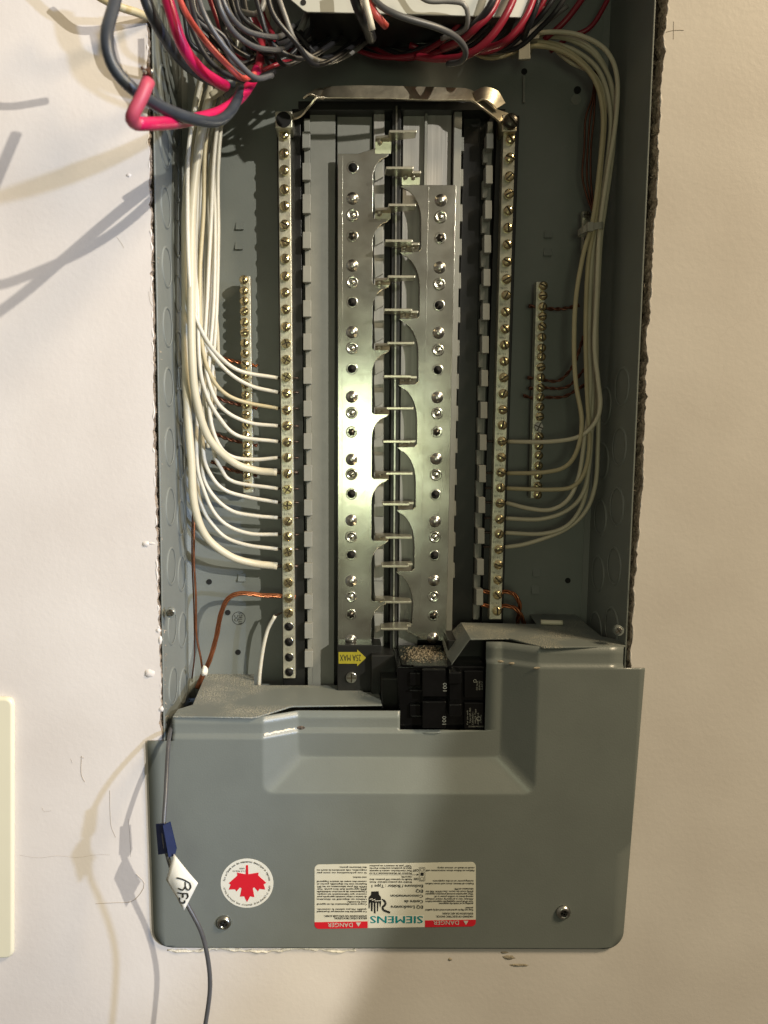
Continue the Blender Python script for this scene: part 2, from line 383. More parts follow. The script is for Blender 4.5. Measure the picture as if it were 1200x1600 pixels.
# drywall paint chips and caulk lumps along the cut
def lump(cx, cy, rx, ry, h, Y, n=14, m='plaster', name='plaster_lump', parent=wall):
    vs = [P(cx, cy, Y) + Vector((0, -h, 0))]; fs = []
    for k, (q, hh) in enumerate(((0.55, 0.8), (1.0, 0.0))):
        for i in range(n):
            a = 2 * math.pi * i / n; j = 1 + rnd.uniform(-.22, .22)
            p = P(cx + rx * q * j * math.cos(a), cy + ry * q * j * math.sin(a), Y) + Vector((0, -h * hh * rnd.uniform(.8, 1.1) + 0.0003 * k, 0)); vs.append(p)
    for i in range(n):
        fs.append([0, 1 + i, 1 + (i + 1) % n]); fs.append([1 + i, 1 + n + i, 1 + n + (i + 1) % n, 1 + (i + 1) % n])
    return mk(name, vs, fs, M[m], parent, smooth=True)
lump(228, 850, 7, 5, .0012, 0, m='wall'); lump(236, 849, 8, 2.5, .0006, 0, m='wall'); lump(233, 1052, 9, 8, .0014, 0, m='wall')
[lump(*a_, m='wall') for a_ in ((252, 1108, 4, 5, .0008, 0), (201, 274, 4, 4, .0009, 0), (247, 985, 4, 5, .0007, 0), (250, 1000, 3, 7, .0008, 0))]
lump(795, 1496, 12, 4, .0007, 0, m='scuff2'); lump(812, 1508, 20, 2.5, .0006, 0, m='scuff2'); lump(788, 1488, 8, 2, .0006, 0, m='scuff2'); lump(703, 1499, 4, 3, .0005, 0, m='scuff2')
# ridge of dry caulk under the cover
path = [(x, 1484 + 2.2 * math.sin(x * .05) + rnd.uniform(-1.5, 1.5) - (x - 500) * 0.001, -0.0002) for x in range(262, 560, 7)]
MB().add(*tube(catmull(pts3(path)), .0016, 7, taper=lambda t: 0.35 + 0.65 * abs(math.sin(t * 23)))).build('caulk_ridge', M['plaster'], wall, smooth=True)
path = [(x, 1480 + rnd.uniform(-1, 1), -0.0002) for x in range(560, 960, 10)]
MB().add(*tube(catmull(pts3(path)), .0009, 7)).build('caulk_ridge', M['plaster'], wall, smooth=True)
# hairline cracks and pencil marks
def crack(pts, r=.00016, m='crack', name='hairline_crack'):
    p = [(x + rnd.uniform(-.8, .8), y + rnd.uniform(-.8, .8), -0.00005) for x, y in pts]
    MB().add(*tube(catmull(pts3(p)), r, 5)).build(name, M[m], wall)
crack([(128, 1182), (126, 1200), (128, 1212), (133, 1222)], .0003); crack([(126, 1183), (131, 1185)], .0003); crack([(110, 1185), (113, 1192)])
crack([(30, 1337), (60, 1340), (90, 1337), (120, 1339), (150, 1336), (172, 1335)], .00013)
crack([(172, 1235), (171, 1260), (174, 1290), (181, 1308)], .0002); crack([(200, 1280), (203, 1300), (205, 1340)], .00013)
crack([(150, 1412), (180, 1411), (205, 1408), (220, 1395), (225, 1380), (213, 1366)], .0003)
crack([(183, 370), (190, 380), (193, 387)]); crack([(232, 455), (234, 470), (238, 480)]); crack([(65, 1262), (70, 1268), (80, 1266)], .00013)
crack([(1040, 50), (1055, 48), (1068, 47)], .00022, 'crack', 'pencil_mark'); crack([(1053, 34), (1053, 62)], .00018, 'crack', 'pencil_mark')
# stud cavity behind the drywall
mb = MB()
for (x0, x1, x2, x3) in ((130, 232, 258, 130), (1038, 1150, 1150, 968)):
    mb.add(*slab([(x0, -300), (x1, -300), (x2, 1350), (x3, 1350)], 0.016, 0.02))
o = mb.build('wall_cavity', M['gap']); tag(o, kind='structure')
# fuzzy insulation squeezed in the gap
mb = MB()
for k in range(2600):
    y = rnd.uniform(-40, 1150); right = rnd.random() < 0.6
    x = (rnd.uniform(interp(RW, y) - 13, interp(RW, y) + 1) if right else rnd.uniform(interp(LW, y) - 1, interp(LW, y) + 9))
    if right and y > 1030: continue
    p = P(x, y, rnd.uniform(.003, .014)); d = Vector((rnd.gauss(0, 1), rnd.gauss(-.3, .8), rnd.gauss(0, 1))).normalized() * rnd.uniform(.0015, .004)
    e = d.orthogonal().normalized() * .00035
    mb.add([p - e, p + e, p + d], [[0, 1, 2]])
o = mb.build('insulation_fuzz', M['lightened_edge']); tag(o, 'brown fuzzy paper and insulation fibres in the gap beside the box', 'insulation', kind='stuff')

# ================================================================== PANEL BOX
BD = 0.105
encl = thing('panel_box', 'grey steel electrical panel box recessed in the wall, open at the front', 'panel box', P(600, 800, BD))
LE = [(-260, 234), (100, 240), (400, 245.5), (700, 252.5), (1000, 257), (1300, 262)]
RE = [(-260, 1034), (0, 1022.5), (400, 1007), (700, 991.5), (1000, 977), (1300, 964)]
tl, bl = P(interp(LE, -260), -260, .002), P(260, 1290, .002)
tr, br = P(interp(RE, -260), -260, .002), P(964, 1290, .002)
zt = tl.z; zb = bl.z; tk = 0.0014
def wallpt(a, b, z, Y): t = (z - b.z) / (a.z - b.z); q = b.lerp(a, t); return Vector((q.x, Y, z))
back_pts = [Vector((tl.x, 0, zt)), Vector((tr.x, 0, zt)), Vector((br.x, 0, zb)), Vector((bl.x, 0, zb))]
MB().add(*prism([Vector((v.x, BD, v.z)) for v in back_pts], [Vector((v.x, BD + tk, v.z)) for v in back_pts])).build('back_panel', M['grey_in'], encl)
def side(a, b, s, name):
    f = [Vector((a.x, .002, zt)), Vector((a.x, BD - .0002, zt)), Vector((b.x, BD - .0002, zb)), Vector((b.x, .002, zb))]
    return MB().add(*prism(f, [v + Vector((-s * tk, 0, 0)) for v in f])).build(name, M['grey_in'], encl, bev=.0005)
SL = side(tl, bl, 1, 'side_panel'); SR = side(tr, br, -1, 'side_panel')
MB().add(*box(((tl.x + tr.x) / 2, BD / 2, zt + .001), (tr.x - tl.x, BD - .004, tk))).build('top_panel', M['grey_in'], encl)
MB().add(*box(((bl.x + br.x) / 2, BD / 2, zb - .001), (br.x - bl.x, BD - .004, tk))).build('bottom_panel', M['grey_in'], encl)
# corner bend strips at the back
for a, b, s in ((tl, bl, 1), (tr, br, -1)):
    f = [Vector((a.x, BD - .004, zt)), Vector((a.x + s * .0045, BD - .0006, zt)), Vector((b.x + s * .0045, BD - .0006, zb)), Vector((b.x, BD - .004, zb))]
    MB().add(*prism(f, [v + Vector((0, .001, 0)) for v in f])).build('corner_fold', M['grey_in'], encl)
# knockouts stamped in the side panels: a raised ring round a slightly sunk disc
def knock(a, b, s, z, Y, r):
    q = wallpt(a, b, z, Y); n = 28; prof = [(r * .86, 0.0003), (r * .89, .0008), (r * .95, .0008), (r, -.0001)]
    vs = []; fs = []
    for rr, hh in prof:
        for i in range(n): an = 2 * math.pi * i / n; vs.append(q + Vector((s * (hh + .0001), rr * math.cos(an), rr * math.sin(an))))
    for k in range(3):
        for i in range(n): fs.append([k * n + i, k * n + (i + 1) % n, (k + 1) * n + (i + 1) % n, (k + 1) * n + i])
    mk('knockout', vs, fs, M['grey_in'], encl, smooth=True)
for y in list(range(40, 1180, 94)):
    for (a, b, s, xx) in ((tl, bl, 1, 250), (tr, br, -1, 990)):
        z = P(xx, y, .03).z
        if s < 0 and y < 600: continue
        knock(a, b, s, z, .034, .0165); knock(a, b, s, z - .014, .074, .0165)
# ears with screws on the lip
def earlump(x, y, s):
    c = P(x, y, .001)
    vs, fs = [], []
    MB().add(*disc(c, .0042, -.001, .003, 18)).build('mounting_ear', M['grey_in'], encl, bev=.0005)
def slot_screw_mesh(name, r, h, slot=0.22, cross=False, dome=0.25, hexy=False):
    mb = MB(); n = 8 if hexy else 18
    mb.add(*lathe([(r * .97, 0), (r, -h * .25), (r, -h * .62), (r * (1 - dome * .4), -h * .7)], n))
    dark = len(mb.f) - 1
    g = slot * r
    def quad(sx_, sz_, ang0, ang1):
        pts = []
        rr = r * (1 - dome * .45)
        for i in range(7):
            a = ang0 + (ang1 - ang0) * i / 6; pts.append((rr * math.cos(a), rr * math.sin(a)))
        return pts
    if cross:
        for q in range(4):
            a0 = q * math.pi / 2 + math.asin(g / r); a1 = (q + 1) * math.pi / 2 - math.asin(g / r)
            p = quad(0, 0, a0, a1); cx_ = g * (1 if q in (0, 3) else -1); cz_ = g * (1 if q in (0, 1) else -1)
            p.append((cx_, cz_)); mb.add(*prism([Vector((x, -h, z)) * 1 for x, z in p], [Vector((x * 1.04, -h * .66, z * 1.04)) for x, z in p]))
    else:
        for q in (1, -1):
            NA = 8; rings = [.10, .45, .72, .90]; vs = []; fs = []
            for k in rings:
                for i in range(NA + 1):
                    a = math.pi * i / NA; x = r * k * math.cos(a); z = max(r * k * math.sin(a), g)
                    vs.append((x, -h * (1 - .34 * k ** 3), q * z))
            for i in range(NA + 1):
                a = math.pi * i / NA; vs.append((r * .93 * math.cos(a), -h * .6, q * max(r * .93 * math.sin(a), g)))
            for k in range(4):
                for i in range(NA): fs.append([k * (NA + 1) + i, k * (NA + 1) + i + 1, (k + 1) * (NA + 1) + i + 1, (k + 1) * (NA + 1) + i])
            fs.append([0, 9, 18, 27, 36, 44, 35, 26, 17, 8])
            mb.add(vs, fs)
    me = bpy.data.meshes.new(name); me.from_pydata(mb.v, [], mb.f)
    bm = bmesh.new(); bm.from_mesh(me); bmesh.ops.recalc_face_normals(bm, faces=bm.faces)
    bm.to_mesh(me); bm.free()
    me.polygons[dark].material_index = 1
    return me
ME_NEUT = slot_screw_mesh('neutral_screw', .0041, .0042, .17); ME_NEUT.materials.append(M['brass']); ME_NEUT.materials.append(M['slot'])
ME_NEUT2 = slot_screw_mesh('neutral_screw_cross', .0041, .0038, .16, cross=True); ME_NEUT2.materials.append(M['brass']); ME_NEUT2.materials.append(M['slot'])
ME_GRD = slot_screw_mesh('ground_screw', .0039, .0046, .17); ME_GRD.materials.append(M['brass']); ME_GRD.materials.append(M['slot'])
ME_STEEL = slot_screw_mesh('steel_screw', .0048, .003, .13, cross=True); ME_STEEL.materials.append(M['steel']); ME_STEEL.materials.append(M['slot'])
ME_BIG = slot_screw_mesh('big_slot_screw', .0062, .007, .16); ME_BIG.materials.append(M['darksteel']); ME_BIG.materials.append(M['slot'])
for x, y in ((267, 957), (966, 985)):
    earlump(x, y, 1)
    link('ear_screw', ME_STEEL, None, encl, at=P(x, y, -.001), rot=(0, rnd.random() * 3, 0)).scale = (.6, .6, .6)
# holes, stamped tabs and the keyhole in the back plate
def hole(x, y, r, Y=BD): MB().add(*disc(P(x, y, Y), r, Y - .0006, Y + .0004, 16)).build('bolt_hole', M['hole'], encl)
for x, y in ((327, 909), (356, 957), (372, 1019), (887, 907), (819, 112)): hole(x, y, .0026)
hole(902, 141, .0032); MB().add(*disc(P(900, 156, BD), .0045, BD - .0005, BD + .0002, 18)).build('keyhole', M['plastic_tab'], encl)
for x, y in ((375, 353), (374, 384), (856, 366), (855, 394), (838, 894), (836, 921), (378, 902)):
    c = P(x, y, BD)
    v = [c + Vector(q) for q in ((-.0035, 0, -.0035), (.0035, 0, -.0035), (.0035, 0, .0035), (-.0035, 0, .0035))]
    t_ = [v[0] + Vector((0, -.0028, 0)), v[1] + Vector((0, -.0028, 0)), v[2] + Vector((0, -.0002, 0)), v[3] + Vector((0, -.0002, 0))]
    MB().add(*prism(t_, v)).build('stamped_tab', M['grey_in'], encl)
# vertical folded rib in the back plate at right top, and the fold behind the bars
MB().add(*slab(rect(817, 118, 821, 160), BD - .003, BD)).build('stamped_rib', M['plastic_tab'], encl, bev=.0005)
# QC stamp
q = MB(); c = P(373, 966, BD - .0003)
n = 30
for i in range(n):
    a0, a1 = 2 * math.pi * i / n, 2 * math.pi * (i + 1) / n
    q.add([c + Vector((r_ * math.cos(a), 0, r_ * math.sin(a))) for r_, a in ((.0058, a0), (.0058, a1), (.0063, a1), (.0063, a0))], [[0, 1, 2, 3]])
text(q, 'QC', 366, 10, 971, 6, BD - .0003, vert=True)
text(q, '471825', 373, 19, 976, 5.5, BD - .0003, vert=True)
q.build('inspection_stamp', M['ink'], encl)

# ================================================================== BUS ASSEMBLY
bus = thing('bus_assembly', 'plated bus bars with stab blades between grey plastic rails in the middle of the box', 'bus bars', P(620, 620, .1))
def bpart(name, m, outline, Y0, Y1, bev=.0004): return MB().add(*slab(outline, Y0, Y1)).build(name, M[m], bus, bev=bev)
def quadpx(x0t, x1t, yt, x0b, x1b, yb): return [(x0t, yt), (x1t, yt), (x1b, yb), (x0b, yb)]
bpart('base_plate', 'black', quadpx(456, 790, 170, 464, 770, 1085), .094, .103)
bpart('rail', 'plastic', quadpx(484, 524, 172, 488, 522, 1072), .082, .094)
bpart('rail', 'plastic', quadpx(527, 581, 172, 528, 582, 1040), .086, .094)
bpart('rail', 'alu', quadpx(584, 601, 172, 584, 600, 1030), .081, .094)
bpart('rail', 'alu', quadpx(630, 664, 172, 622, 652, 1030), .085, .094)
bpart('rail', 'alu', quadpx(668, 706, 172, 655, 694, 1000), .083, .094)
bpart('rail', 'plastic', quadpx(710, 722, 172, 696, 706, 1000), .076, .094)
bpart('rail', 'black', quadpx(725, 752, 172, 706, 738, 1000), .090, .094)  # coloured black for the shade of the recess here
bpart('rail_lip', 'plastic', quadpx(664, 668, 172, 652, 655, 1000), .079, .094, .0003)
for i_ in range(15): bpart('rail_block', 'plastic_tab', [(584, 252 + i_ * 50.5), (599, 252 + i_ * 50.5), (599, 276 + i_ * 50.5), (586, 283 + i_ * 50.5)], .0765, .0815, .0005)
bpart('centre_rib', 'black', quadpx(613, 627, 165, 609, 620, 1030), .072, .094)
bpart('centre_strip', 'steel', quadpx(618.5, 621, 165, 614, 616, 1015), .0705, .0722, 0)  # thin steel strip that gives the black rib its shiny line
bpart('end_cap', 'black', rect(466, 158, 772, 172), .072, .1)
# crenellated side tabs
tabs_l = [(205, 231), (254, 281), (303, 333), (362, 388), (415, 441), (469, 495), (521, 547), (574, 600), (626, 651), (677, 702), (727, 752), (781, 806), (831, 855), (880, 904), (929, 952), (974, 998), (1017, 1043)]
tabs_r = [(208, 232), (258, 287), (313, 342), (367, 395), (420, 447), (474, 500), (525, 552), (578, 604), (628, 654), (679, 704), (727, 754), (777, 802), (826, 850), (874, 899), (921, 946)]
def lx(x0, x1, y, y0=200, y1=1050): return x0 + (x1 - x0) * (y - y0) / (y1 - y0)
bpart('side_rail', 'plastic', quadpx(475, 484, 185, 481, 488, 1072), .080, .094)
bpart('side_rail', 'plastic', quadpx(762, 770, 190, 741, 749, 965), .084, .094)
for a, b in tabs_l:
    x = lx(472, 476, a); bpart('rail_tab', 'plastic_tab', rect(x, a, x + 13, b), .0745, .081, .0006)
for a, b in tabs_r:
    x = lx(760, 743.5, a, 208, 946); bpart('rail_tab', 'plastic_tab', rect(x, a, x + 11, b), .0725, .084, .0006)
    x = lx(755, 739, a, 208, 946); bpart('rail_tab', 'plastic', rect(x, a + 24, x + 8, b + 22), .083, .09, .0004)
for a, b in tabs_r[:-1]:
    x = lx(717, 701, a, 208, 946); bpart('rail_tab', 'plastic', rect(x, a + 6, x + 8, b + 4), .079, .088, .0004)
# left bus plate with tongues
BY = .070
ty = [240, 342, 445, 547, 647, 748, 845, 940]
by_l = [205, 320, 432, 536, 638, 740, 840, 941]
e_x = lambda y: 583 - (y - 240) * .004
out = [(528, 240), (560, 240), (590, 230), (611, 231)]
for i, t_ in enumerate(ty):
    if i: out += [(e_x(t_), t_ - 3), (e_x(t_) + 3, t_), (611 - i * .7, t_)]
    for k in range(1, 9):
        a = k / 8 * math.pi / 2
        out.append((e_x(t_) + (611 - i * .7 - e_x(t_)) * (1 - math.sin(a)), t_ + 4 + 32 * (1 - math.cos(a))))
out += [(580, 1008), (528, 1008)]
bpart('left_bus_bar', 'bus', out, BY, BY + .0022, .0003)
# right bus plate
tyr = [289, 393, 497, 600, 698, 796, 892]
by_r = [262, 376, 484, 588, 690, 788, 885, 983]
out = [(713, 289), (635, 289), (625, 291)]
r_x = lambda y: 658 - (y - 290) * .021
for i, t_ in enumerate(tyr):
    if i: out += [(r_x(t_) + 2, t_ - 4), (r_x(t_) - 2, t_), (625 - i * 1.2, t_ + 1)]
    for k in range(1, 9):
        a = k / 8 * math.pi / 2
        out.append((625 - i * 1.2 + (r_x(t_) - 625 + i * 1.2) * math.sin(a), t_ + 5 + 50 * (1 - math.cos(a))))
out += [(r_x(975), 975), (634, 978), (636, 988), (662, 999), (697, 1002)]
bpart('right_bus_bar', 'bus', out, BY, BY + .0022, .0003)
bpart('embossed_line', 'bus', quadpx(668.5, 670, 292, 655.5, 657, 970), BY - .00025, BY, .0001)
bpart('embossed_line', 'bus', quadpx(534, 535.2, 244, 534, 535.2, 1004), BY - .0002, BY, .0001)
# stab blades: level plates standing forward from the tongues
def blade(pts, z, th=.0022):
    v = [Vector((x, y, z + th / 2)) for x, y in pts]
    MB().add(*prism(v, [Vector((a.x, a.y, z - th / 2)) for a in v])).build('stab_blade', M['blade'], bus, bev=.0004)
YF = .048
for i, y in enumerate(by_l):
    a = P(608 - i * 1.0, y, YF); b = P(651 - i * 1.2, y, YF); z = a.z; c = P(586, ty[i], BY); d = P(611 - i * .7, ty[i], BY)
    blade([(c.x, BY - .001), (c.x, .061), (a.x, .0585), (a.x, YF), (b.x, YF), (b.x, .060), (d.x + .006, .0645), (d.x, BY - .001)], z)
    MB().add(*prism([Vector((c.x, BY - .0022, z)), Vector((d.x, BY - .0022, z)), Vector((d.x, BY - .0002, c.z)), Vector((c.x, BY - .0002, c.z))],
                    [Vector((c.x, BY - .0008, z)), Vector((d.x, BY - .0008, z)), Vector((d.x, BY + .0012, c.z)), Vector((c.x, BY + .0012, c.z))])).build('stab_foot', M['blade'], bus)
    g = P(593, ty[i], BY); v_, f_ = lathe([(.0015, 0), (.0022, -.0008), (.0022, -.006), (.0012, -.007)], 10)
    o = MB().add([Vector(q_) + Vector((g.x, .069, z - .0018)) for q_ in v_], f_).build('stab_rivet', M['blade'], bus, smooth=True)
for i, y in enumerate(by_r):
    a = P(603 - i * 1.1, y, YF); b = P(646 - i * 1.2, y, YF); z = a.z; tz = P(640, (tyr + [978])[i], BY).z
    c = P(628 - i * 1.2, y, BY); d = P(656 - i * 2.2, y, BY)
    blade([(c.x, BY - .001), (a.x, .0635), (a.x, YF), (b.x, YF), (b.x, .0585), (d.x, .0585), (d.x, BY - .001)], z)
    MB().add(*prism([Vector((c.x, BY - .0022, z)), Vector((d.x, BY - .0022, z)), Vector((d.x, BY - .0002, tz)), Vector((c.x, BY - .0002, tz))],
                    [Vector((c.x, BY - .0008, z)), Vector((d.x, BY - .0008, z)), Vector((d.x, BY + .0012, tz)), Vector((c.x, BY + .0012, tz))])).build('stab_foot', M['blade'], bus)
    for xx in (0.18, 0.62):
        g = c.lerp(d, xx); v_, f_ = lathe([(.0013, 0), (.0019, -.0008), (.0019, -.005), (.001, -.006)], 10)
        MB().add([Vector(q_) + Vector((g.x, .068, z - .002)) for q_ in v_], f_).build('stab_rivet', M['blade'], bus, smooth=True)
# rivets, dimples and holes on the two bus bars
def mesh_of(name, mb, m):
    me = bpy.data.meshes.new(name); me.from_pydata(mb.v, [], mb.f)
    bm = bmesh.new(); bm.from_mesh(me); bmesh.ops.recalc_face_normals(bm, faces=bm.faces); bm.to_mesh(me); bm.free()
    me.materials.append(m)
    for p in me.polygons: p.use_smooth = True
    return me
ME_RIV = mesh_of('bus_rivet', MB().add(*lathe([(.0052, 0), (.005, -.0005), (.0036, -.0003), (.0034, -.0016), (.0026, -.0024), (.0008, -.0026)], 20)), M['steel'])
ME_DIM = mesh_of('bus_dimple', MB().add(*lathe([(.0053, 0), (.0050, -.0012), (.0041, -.0015), (.0028, -.0005), (.0022, -.0003), (.0018, -.0012), (.0006, -.0016)], 20)), M['bus'])
ME_HOL = mesh_of('bus_hole', MB().add(*lathe([(.0037, -.0004), (.0030, -.0002)], 20)), M['hole'])
ME_RING = mesh_of('bus_hole_ring', MB().add(*lathe([(.0050, 0), (.0048, -.0003), (.0040, -.0002)], 20)), M['bus'])
ME_TOR = mesh_of('torx', MB().add(*[(lambda v, f: (v, f))(*prism([Vector(((.0037 if i % 2 else .0026) * math.cos(i * math.pi / 6), -.0015, (.0037 if i % 2 else .0026) * math.sin(i * math.pi / 6))) for i in range(12)], [Vector(((.0037 if i % 2 else .0028) * math.cos(i * math.pi / 6), 0, (.0037 if i % 2 else .0028) * math.sin(i * math.pi / 6))) for i in range(12)]))][0]), M['darksteel'])
seq_l = [('h', 262), ('r', 310), ('d', 336), ('t', 369), ('r', 415), ('d', 441), ('h', 472), ('r', 519), ('d', 544), ('h', 576), ('r', 620), ('d', 645), ('t', 675), ('r', 718), ('d', 741), ('h', 772), ('r', 813), ('d', 839), ('h', 867), ('r', 908), ('d', 932), ('t', 960), ('r', 1000)]
seq_r = [('r', 313), ('d', 339), ('t', 372), ('r', 418), ('d', 444), ('h', 477), ('r', 520), ('d', 547), ('h', 578), ('r', 621), ('d', 646), ('t', 675), ('r', 717), ('d', 742), ('h', 773), ('r', 815), ('d', 839), ('h', 868), ('r', 907), ('d', 932), ('t', 962), ('r', 997)]
for seq, fx in ((seq_l, lambda y: 551 - (y - 262) * .004), (seq_r, lambda y: 689 - (y - 313) * .0185)):
    for k_, y in seq:
        me, nm = {'h': (ME_HOL, 'bus_hole'), 'r': (ME_RIV, 'rivet'), 'd': (ME_DIM, 'dimple'), 't': (ME_TOR, 'torx_screw')}[k_]
        link(nm, me, None, bus, at=P(fx(y), y, BY - .0001), rot=(0, rnd.random() * 3, 0))
        if k_ in 'ht': link('hole_ring', ME_RING, None, bus, at=P(fx(y), y, BY - .0001))
# bottom end of the left bus bar: black block with the arrow label
bpart('end_or_filler_block', 'black', rect(527, 1008, 596, 1085), .060, .094, .0008)
bpart('end_or_filler_block', 'black', rect(580, 1024, 626, 1085), .052, .094, .0008)
bpart('end_or_filler_block', 'black', rect(596, 1060, 640, 1108), .035, .09, .0008)
bpart('end_or_filler_block', 'black', rect(700, 1000, 790, 1075), .045, .09, .0008)  # black filler added to darken the gap beside the breaker
lab = mk('arrow_label', *slab([(529, 1019), (558, 1019), (558, 1015), (572, 1028), (558, 1041), (558, 1037), (529, 1037)], .0594, .0599), M['yellow'], bus)
q = MB(); text(q, '25A MAX', 531, 564, 1023, 10, .0592); q.build('arrow_label_print', M['ink'], bus)
link('end_screw', ME_STEEL, None, bus, at=P(549, 1058, .060))

# ================================================================== STRAP
st = thing('bonding_strap', 'shiny nickel bonding strap bridging the tops of the two long terminal bars', 'metal strap', P(620, 150, .07))
def ribbon(pts, name, m, th=.0016):
    # pts: (px,py,Y, wx,wy,wz) half-width vector in metres
    cc = catmull([P(a[0], a[1], a[2]) for a in pts], .002); ww = catmull([Vector(a[3:6]) for a in pts], 1)
    # resample widths along cc by index
    key = [P(a[0], a[1], a[2]) for a in pts]; W = []; seg = 0
    cum = [0]; 
    for i in range(1, len(cc)): cum.append(cum[-1] + (cc[i] - cc[i - 1]).length)
    kc = []
    for kk in key: kc.append(cum[min(range(len(cc)), key=lambda j: (cc[j] - kk).length)])
    for s_ in cum:
        j = 0
        while j < len(kc) - 2 and s_ > kc[j + 1]: j += 1
        t = 0 if kc[j + 1] == kc[j] else min(1, max(0, (s_ - kc[j]) / (kc[j + 1] - kc[j])))
        W.append(Vector(pts[j][3:6]).lerp(Vector(pts[j + 1][3:6]), t))
    fr = frames(cc); vs = []; fs = []
    for p, wv, (t, a, b) in zip(cc, W, fr):
        nrm = t.cross(wv).normalized() * th / 2
        vs += [p + wv + nrm, p + wv - nrm, p - wv - nrm, p - wv + nrm]
    for i in range(len(cc) - 1):
        for k in range(4): fs.append([i * 4 + k, i * 4 + (k + 1) % 4, i * 4 + 4 + (k + 1) % 4, i * 4 + 4 + k])
    fs += [[0, 1, 2, 3], [len(vs) - 4 + k for k in range(4)]]
    return mk(name, vs, fs, M[m], st, bev=.0003)
ribbon([(452, 184, .070, 0, .004, .004), (470, 178, .064, 0, .005, .004), (486, 164, .058, .002, .006, .004), (496, 150, .056, .001, .006, .0045), (512, 145, .056, 0, .002, .0052),
        (560, 144, .056, 0, .001, .0054), (620, 145, .056, 0, .001, .0054), (690, 147, .056, 0, .001, .0054), (728, 148, .056, 0, .002, .0054), (744, 154, .056, .002, .005, .005),
        (758, 166, .058, .003, .006, .004), (775, 178, .064, .002, .005, .005), (790, 187, .070, .003, .003, .006)], 'strap', 'nickel')
ribbon([(478, 152, .058, .002, .005, .003), (488, 144, .054, .002, .006, .004), (500, 146, .054, .001, .003, .005), (506, 152, .056, 0, .003, .003)], 'fold', 'nickel')
ribbon([(742, 152, .054, -.001, .003, .005), (756, 146, .052, .001, .003, .006), (772, 152, .054, .003, .003, .006), (782, 166, .058, .004, .002, .003)], 'fold', 'nickel')

# ================================================================== TERMINAL BARS
def term_bar(label, xt, yt, xb, yb, wpx, Y, depth, screws, meshes, dx=0, scale=1.0, empties=(), base=None, name='neutral_bar', grp=None, bmat='bar'):
    t = thing(name, label, 'terminal bar', P(xb, yb, Y + depth), grp)
    MB().add(*slab([(xt - wpx / 2, yt), (xt + wpx / 2, yt), (xb + wpx / 2, yb), (xb - wpx / 2, yb)], Y, Y + depth)).build('bar', M[bmat], t, bev=.0006)
    X = lambda y: xt + (xb - xt) * (y - yt) / (yb - yt)
    for y in screws:
        me = meshes[rnd.randrange(len(meshes))]
        o = link('screw', me, None, t, at=P(X(y) + dx, y, Y - rnd.uniform(-.0002, .0012)), rot=(0, rnd.uniform(0, math.pi), 0)); o.scale = (scale, 1, scale)
    for y in empties:
        link('screw_hole', ME_HOL, None, t, at=P(X(y), y, Y - .0001)).scale = (1.0, 1, 1.0)
        link('hole_rim', ME_RING, None, t, at=P(X(y), y, Y - .0001)).scale = (.85, 1, .85)
    return t, X
SLY = [212, 241, 267, 297, 323, 352, 379, 405, 432.5, 457.5, 484, 511, 537, 562.5, 589.5, 615, 641, 665.5, 691, 715, 740, 764.5, 789.5, 814.5, 838, 862, 886, 910, 934, 957]
SRY = [219, 248, 277, 304, 330, 357, 383, 410, 437, 462, 488, 514.5, 539.5, 565, 590.5, 615.5, 640.5, 664.5, 689.5, 714.5, 738, 762, 786, 811, 834, 858, 882, 905.5, 929, 954]
NY = .074
nl, XL = term_bar('long left terminal bar with thick and thin white wires landing on its lower half', 444, 196, 452, 1060, 19, NY, .010, SLY, [ME_NEUT, ME_NEUT, ME_NEUT2], empties=(979, 1003, 1027, 1050), grp='long terminal bars')
nr, XR = term_bar('long right terminal bar, seven white wires landing on its lower half', 796, 202, 774, 968, 19, NY, .010, SRY, [ME_NEUT, ME_NEUT], dx=1.5, grp='long terminal bars')
MB().add(*slab(quadpx(432, 470, 176, 442, 478, 1075), NY + .0105, .104)).build('insulating_base', M['black'], nl, bev=.0008)
MB().add(*slab(quadpx(776, 812, 180, 752, 786, 975), NY + .0105, .104)).build('insulating_base', M['black'], nr, bev=.0008)
# printed marks between the screws
for (t_, X, S, dxx) in ((nl, XL, SLY[13:], 0), (nr, XR, SRY[7:], -1)):
    q = MB()
    for i, (a, b) in enumerate(zip(S, S[1:])):
        m_ = (a + b) / 2; s_ = ('14-10', 'CU-AL', '12-10')[i % 3]
        text(q, s_, X(m_) - 6 + dxx, X(m_) + 5 + dxx, m_ - .5, 3.2, NY - .0002)
    q.build('stamped_marks', M['inkfade'], t_)
# lugs at the top
MB().add(*slab(rect(430, 173, 457, 200), .062, .084)).build('lug', M['bar'], nl, bev=.001)
c = P(443, 187, .0618); MB().add(*disc(c, .0062, .0614, .063, 22)).build('lug_hole', M['hole'], nl)
MB().add(*slab(rect(784, 178, 808, 206), .066, .084)).build('lug', M['nickel'], nr, bev=.0012)
link('lug_screw', ME_BIG, None, nr, at=P(797, 192, .0655), rot=(0, R(50), 0))
